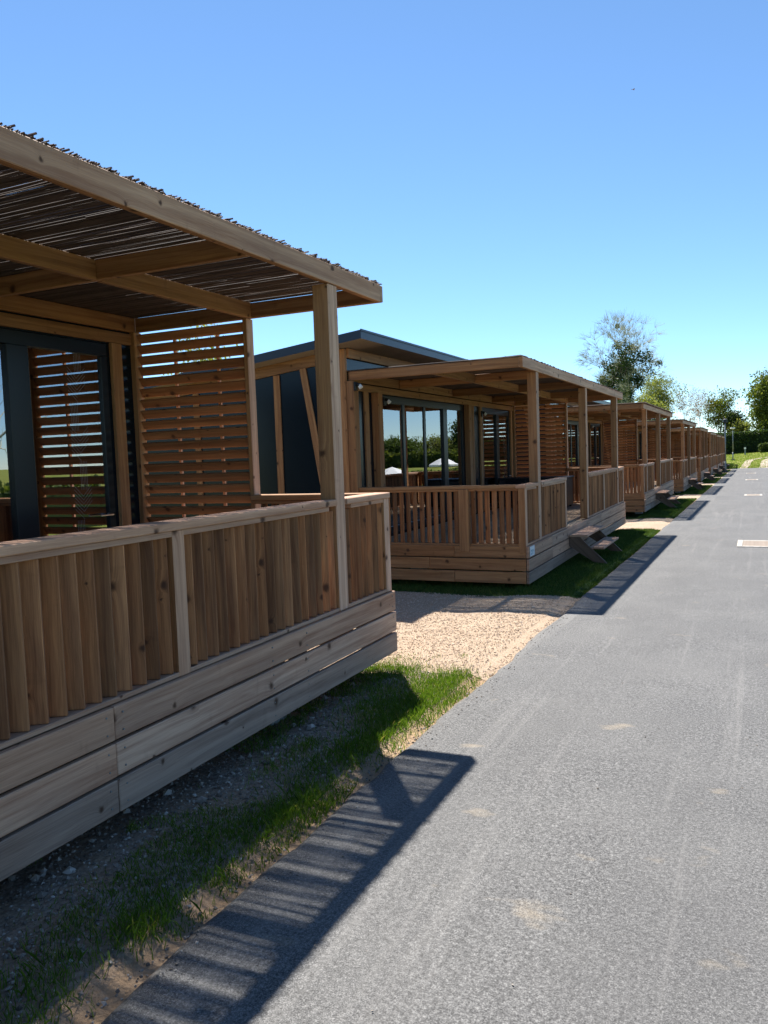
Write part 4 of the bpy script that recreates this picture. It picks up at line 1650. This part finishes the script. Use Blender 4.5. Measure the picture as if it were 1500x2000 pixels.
parasol(16.0, 69.75, 1.45, 2.5, 'white parasol mirrored in the right panes of the second cabin')
parasol(19.6, 66.0, 1.7, 2.1, 'white parasol mirrored low in the left panes of the second cabin')


# small bird high in the sky
def bird():
    mb = MB()
    mb.tube((-0.10, 0, 0), (0.02, 0, 0), 0.012, 0.034, 8)
    mb.tube((0.02, 0, 0), (0.10, 0, 0.005), 0.034, 0.012, 8)
    mb.tube((0.10, 0, 0.005), (0.13, 0, 0.0), 0.02, 0.003, 8)
    for s in (-1, 1):
        U = [(0, 0)] * 4
        mb.quad([(0.05, s * 0.01, 0.012), (-0.02, s * 0.01, 0.012), (-0.05, s * 0.14, 0.05), (0.03, s * 0.14, 0.055)], U)
        mb.quad([(0.03, s * 0.14, 0.055), (-0.05, s * 0.14, 0.05), (-0.09, s * 0.27, 0.03)], U[:3])
    mb.quad([(-0.09, -0.01, 0), (-0.09, 0.01, 0), (-0.17, 0.04, 0), (-0.17, -0.04, 0)], [(0, 0)] * 4)
    d = -B_ * 1.0 + R_ * ((1237 - 750) / 1555.7) - U_ * ((175 - 1000) / 1555.7)
    p = Vector((0, 0, CAM_H)) + d * 62.0
    o = link('bird', mb.mesh('bird', ['bird'], True), None, p[:], (0.2, 0.1, 0.7))
    tag(o, 'tiny reddish bird high in the blue sky', 'bird')


bird()


# ------------------------------------------------------------------ grass, stones
def blades(name, label_kind, places, mat):
    mb = MB()
    rnd = random.Random(len(places))
    V, F, T = mb.v, mb.f, mb.t
    for (x, y, z, h, w, t) in places:
        a = rnd.uniform(0, 6.283)
        ca, sa = cos(a) * w, sin(a) * w
        bx, by = rnd.gauss(0, 0.45) * h, rnd.gauss(0, 0.45) * h
        i = len(V)
        V.append((x - ca, y - sa, z))
        V.append((x + ca, y + sa, z))
        V.append((x + ca * 0.7 + bx * 0.4, y + sa * 0.7 + by * 0.4, z + h * 0.6))
        V.append((x + bx, y + by, z + h))
        V.append((x - ca * 0.7 + bx * 0.4, y - sa * 0.7 + by * 0.4, z + h * 0.6))
        F.append((i, i + 1, i + 2, i + 3, i + 4))
        mb.uv.extend([(0, 0)] * 5)
        mb.mi.append(0)
        T.append(t)
    o = link(name, mb.mesh(name, [mat]))
    o['kind'] = 'stuff'
    o['label'] = label_kind
    o['category'] = 'grass'
    return o


rg = random.Random(77)


def dens(x, y):
    return mnoise.noise(Vector((x * 1.7, y * 1.2, 1.5))) + 0.6 * mnoise.noise(Vector((x * 5.1, y * 4.0, 9.1)))


pl = []
TUFTS = [(-1.985, 3.22, 0.14, 900, 0.085), (-2.05, 3.02, 0.16, 600, 0.06), (-2.02, 2.14, 0.10, 420, 0.085), (-2.14, 1.83, 0.14, 420, 0.07), (-1.95, 2.52, 0.07, 130, 0.07),
         (-2.02, 1.55, 0.12, 300, 0.07), (-2.05, 4.05, 0.16, 1000, 0.075), (-2.08, 4.45, 0.18, 1100, 0.075), (-2.03, 4.85, 0.18, 1200, 0.075), (-2.05, 5.25, 0.20, 1500, 0.06),
         (-2.15, 5.5, 0.20, 1200, 0.055), (-2.5, 5.62, 0.16, 900, 0.06), (-2.75, 5.75, 0.2, 900, 0.06), (-2.35, 4.75, 0.22, 900, 0.055), (-2.3, 3.75, 0.2, 700, 0.05), (-2.2, 2.75, 0.18, 600, 0.045),
         (-2.2, 6.2, 0.04, 60, 0.05), (-2.42, 6.1, 0.05, 70, 0.04), (-2.75, 6.05, 0.06, 90, 0.045), (-2.0, 1.25, 0.15, 350, 0.07), (-2.3, 2.2, 0.2, 400, 0.04)]
for (x, y, s, n, h) in TUFTS:
    for i in range(n):
        px, py = rg.gauss(x, s * 0.6), rg.gauss(y, s)
        if px > road_edge(py) - 0.03:
            continue
        pl.append((px, py, gz_fine(px, py), h * rg.uniform(0.3, 0.95), rg.uniform(0.0012, 0.0026), min(1, max(0, rg.gauss(0.6, 0.2)))))
n = 0
while n < 42000:
    x, y = rg.uniform(-3.0, -1.86), rg.uniform(-1.0, 5.85)
    n += 1
    if dens(x, y) + (0.30 if y > 3.4 else 0.0) + (0.10 if -2.45 < x < -1.98 else -0.20) < 0.14:
        continue
    pl.append((x, y, gz_fine(x, y), rg.uniform(0.012, 0.042), rg.uniform(0.0012, 0.0026), rg.random() ** 0.7))
blades('grass_verge', 'patchy bright green grass along the nearest cabin', pl, 'grass')

for k in range(1, 8):
    y0 = CAB[k][0]
    pl = []
    cnt = [0, 60000, 26000, 9000, 5000, 3000, 2500, 2000][k]
    sc = [0, 1.0, 1.5, 2.4, 3.4, 4.2, 4.8, 5.0][k]
    for i in range(cnt):
        x, y = rg.uniform(-2.75, -1.83), rg.uniform(y0 - 0.65, y0 + DECK_L - 0.1)
        if k == 1 and rg.random() < 0.12:
            x, y = rg.uniform(-5.0, -2.6), rg.uniform(y0 - 0.75, y0 + 0.3)
        e = 0.05 * mnoise.noise(Vector((x * 5, y * 5, 3)))
        if x > road_edge(y) - 0.02 + e or y < y0 - 0.52 + e * 3:
            continue
        pl.append((x, y, gz_fine(x, y) + 0.002, rg.uniform(0.02, 0.05) * (1 + 0.12 * k), rg.uniform(0.0018, 0.0032) * sc, rg.random()))
    blades('lawn_strip', 'short turf in front of cabin steps', pl, 'turf')

# earth-green sheet under the turf strips
for k in range(1, 8):
    y0 = CAB[k][0]
    mb = MB()
    xs = spaced(-5.2, -1.84, 0.12)
    ys = spaced(y0 - 0.55, y0 + DECK_L - 0.05, 0.3)
    for y in ys:
        for x in xs:
            xx = min(x, road_edge(y) - 0.02)
            yy = y + 0.05 * mnoise.noise(Vector((x * 4, y, k)))
            mb.v.append((xx, yy, gz_fine(xx, yy) + 0.008))
    nx = len(xs)
    for j in range(len(ys) - 1):
        for i in range(nx - 1):
            a = j * nx + i
            mb.f.append((a, a + 1, a + 1 + nx, a + nx))
            mb.uv.extend([(0, 0)] * 4)
            mb.mi.append(0)
            mb.t.append(random.uniform(0.15, 0.75))
    o = link('turf_bed', mb.mesh('turf_bed', ['turf'], True))
    o['kind'] = 'structure'

# meadow tufts beyond the road end
pl = []
for i in range(16000):
    x, y = rg.uniform(-6, 9), 79.5 + 48 * rg.random() ** 1.5
    pl.append((x, y, ground_z(x, y), rg.uniform(0.05, 0.14), rg.uniform(0.012, 0.03), min(1.0, rg.random() * 0.5 + 0.55)))
blades('meadow_grass', 'sunny yellow-green meadow beyond the road end', pl, 'grass')


def stones(name, label, places, mat):
    mb = MB()
    rnd = random.Random(3)
    t = (1 + 5 ** 0.5) / 2
    base = [Vector(p).normalized() for p in ((1, 0, 0), (-1, 0, 0), (0, 1, 0), (0, -1, 0), (0, 0, 1), (0, 0, -1))]
    tris = [(0, 2, 4), (2, 1, 4), (1, 3, 4), (3, 0, 4), (2, 0, 5), (1, 2, 5), (3, 1, 5), (0, 3, 5)]
    for (x, y, z, s) in places:
        rot = Matrix.Rotation(rnd.uniform(0, 6.28), 3, 'Z') @ Matrix.Rotation(rnd.uniform(-0.8, 0.8), 3, 'X')
        i = len(mb.v)
        sc = Vector((rnd.uniform(0.7, 1.3), rnd.uniform(0.7, 1.3), rnd.uniform(0.5, 0.9))) * s
        for b_ in base:
            p = rot @ Vector((b_.x * sc.x, b_.y * sc.y, b_.z * sc.z)) * rnd.uniform(0.8, 1.2)
            mb.v.append((x + p.x, y + p.y, z + p.z))
        tt = rnd.random()
        for tr in tris:
            mb.f.append(tuple(i + q for q in tr))
            mb.uv.extend([(0, 0)] * 3)
            mb.mi.append(0)
            mb.t.append(tt)
    o = link(name, mb.mesh(name, [mat]))
    o['kind'] = 'stuff'
    o['label'] = label
    o['category'] = 'stones'


pl = []
for i in range(16000):
    x, y = rg.uniform(-3.1, -1.84), rg.uniform(0.3, 5.9)
    if rg.random() < 0.5 and x > -2.1:
        continue
    s = 0.0035 + 0.009 * rg.random() ** 3
    if rg.random() < 0.012 and x < -2.45:
        s = rg.uniform(0.015, 0.03)
    pl.append((x, y, gz_fine(x, y) + s * 0.3, s))
for i in range(900):
    y = rg.uniform(0.8, 9.5)
    x = road_edge(y) + 0.02 + abs(rg.gauss(0, 0.10))
    s_ = 0.002 + 0.005 * rg.random() ** 3
    pl.append((x, y, road_z(y) + 0.001 + s_ * 0.4, s_))
for i in range(260):
    y = 1.0 + 11 * rg.random() ** 1.4
    x = rg.uniform(-1.6, 2.2)
    s_ = 0.002 + 0.004 * rg.random() ** 3
    pl.append((x, y, road_z(y) + 0.010 + s_ * 0.4, s_))
stones('loose_stones', 'small loose stones scattered under the nearest fence', pl, 'stone')
pl = []
for i in range(26000):
    x, y = rg.uniform(-4.6, -1.80), 5.75 + 3.5 * rg.random()
    if x > road_edge(y) + 0.03 * rg.random():
        continue
    s = 0.003 + 0.007 * rg.random() ** 3
    pl.append((x, y, gz_fine(x, y) + 0.021 + s * 0.1, s))
stones('pad_gravel', 'pale loose gravel between the first two cabins', pl, 'padstone')
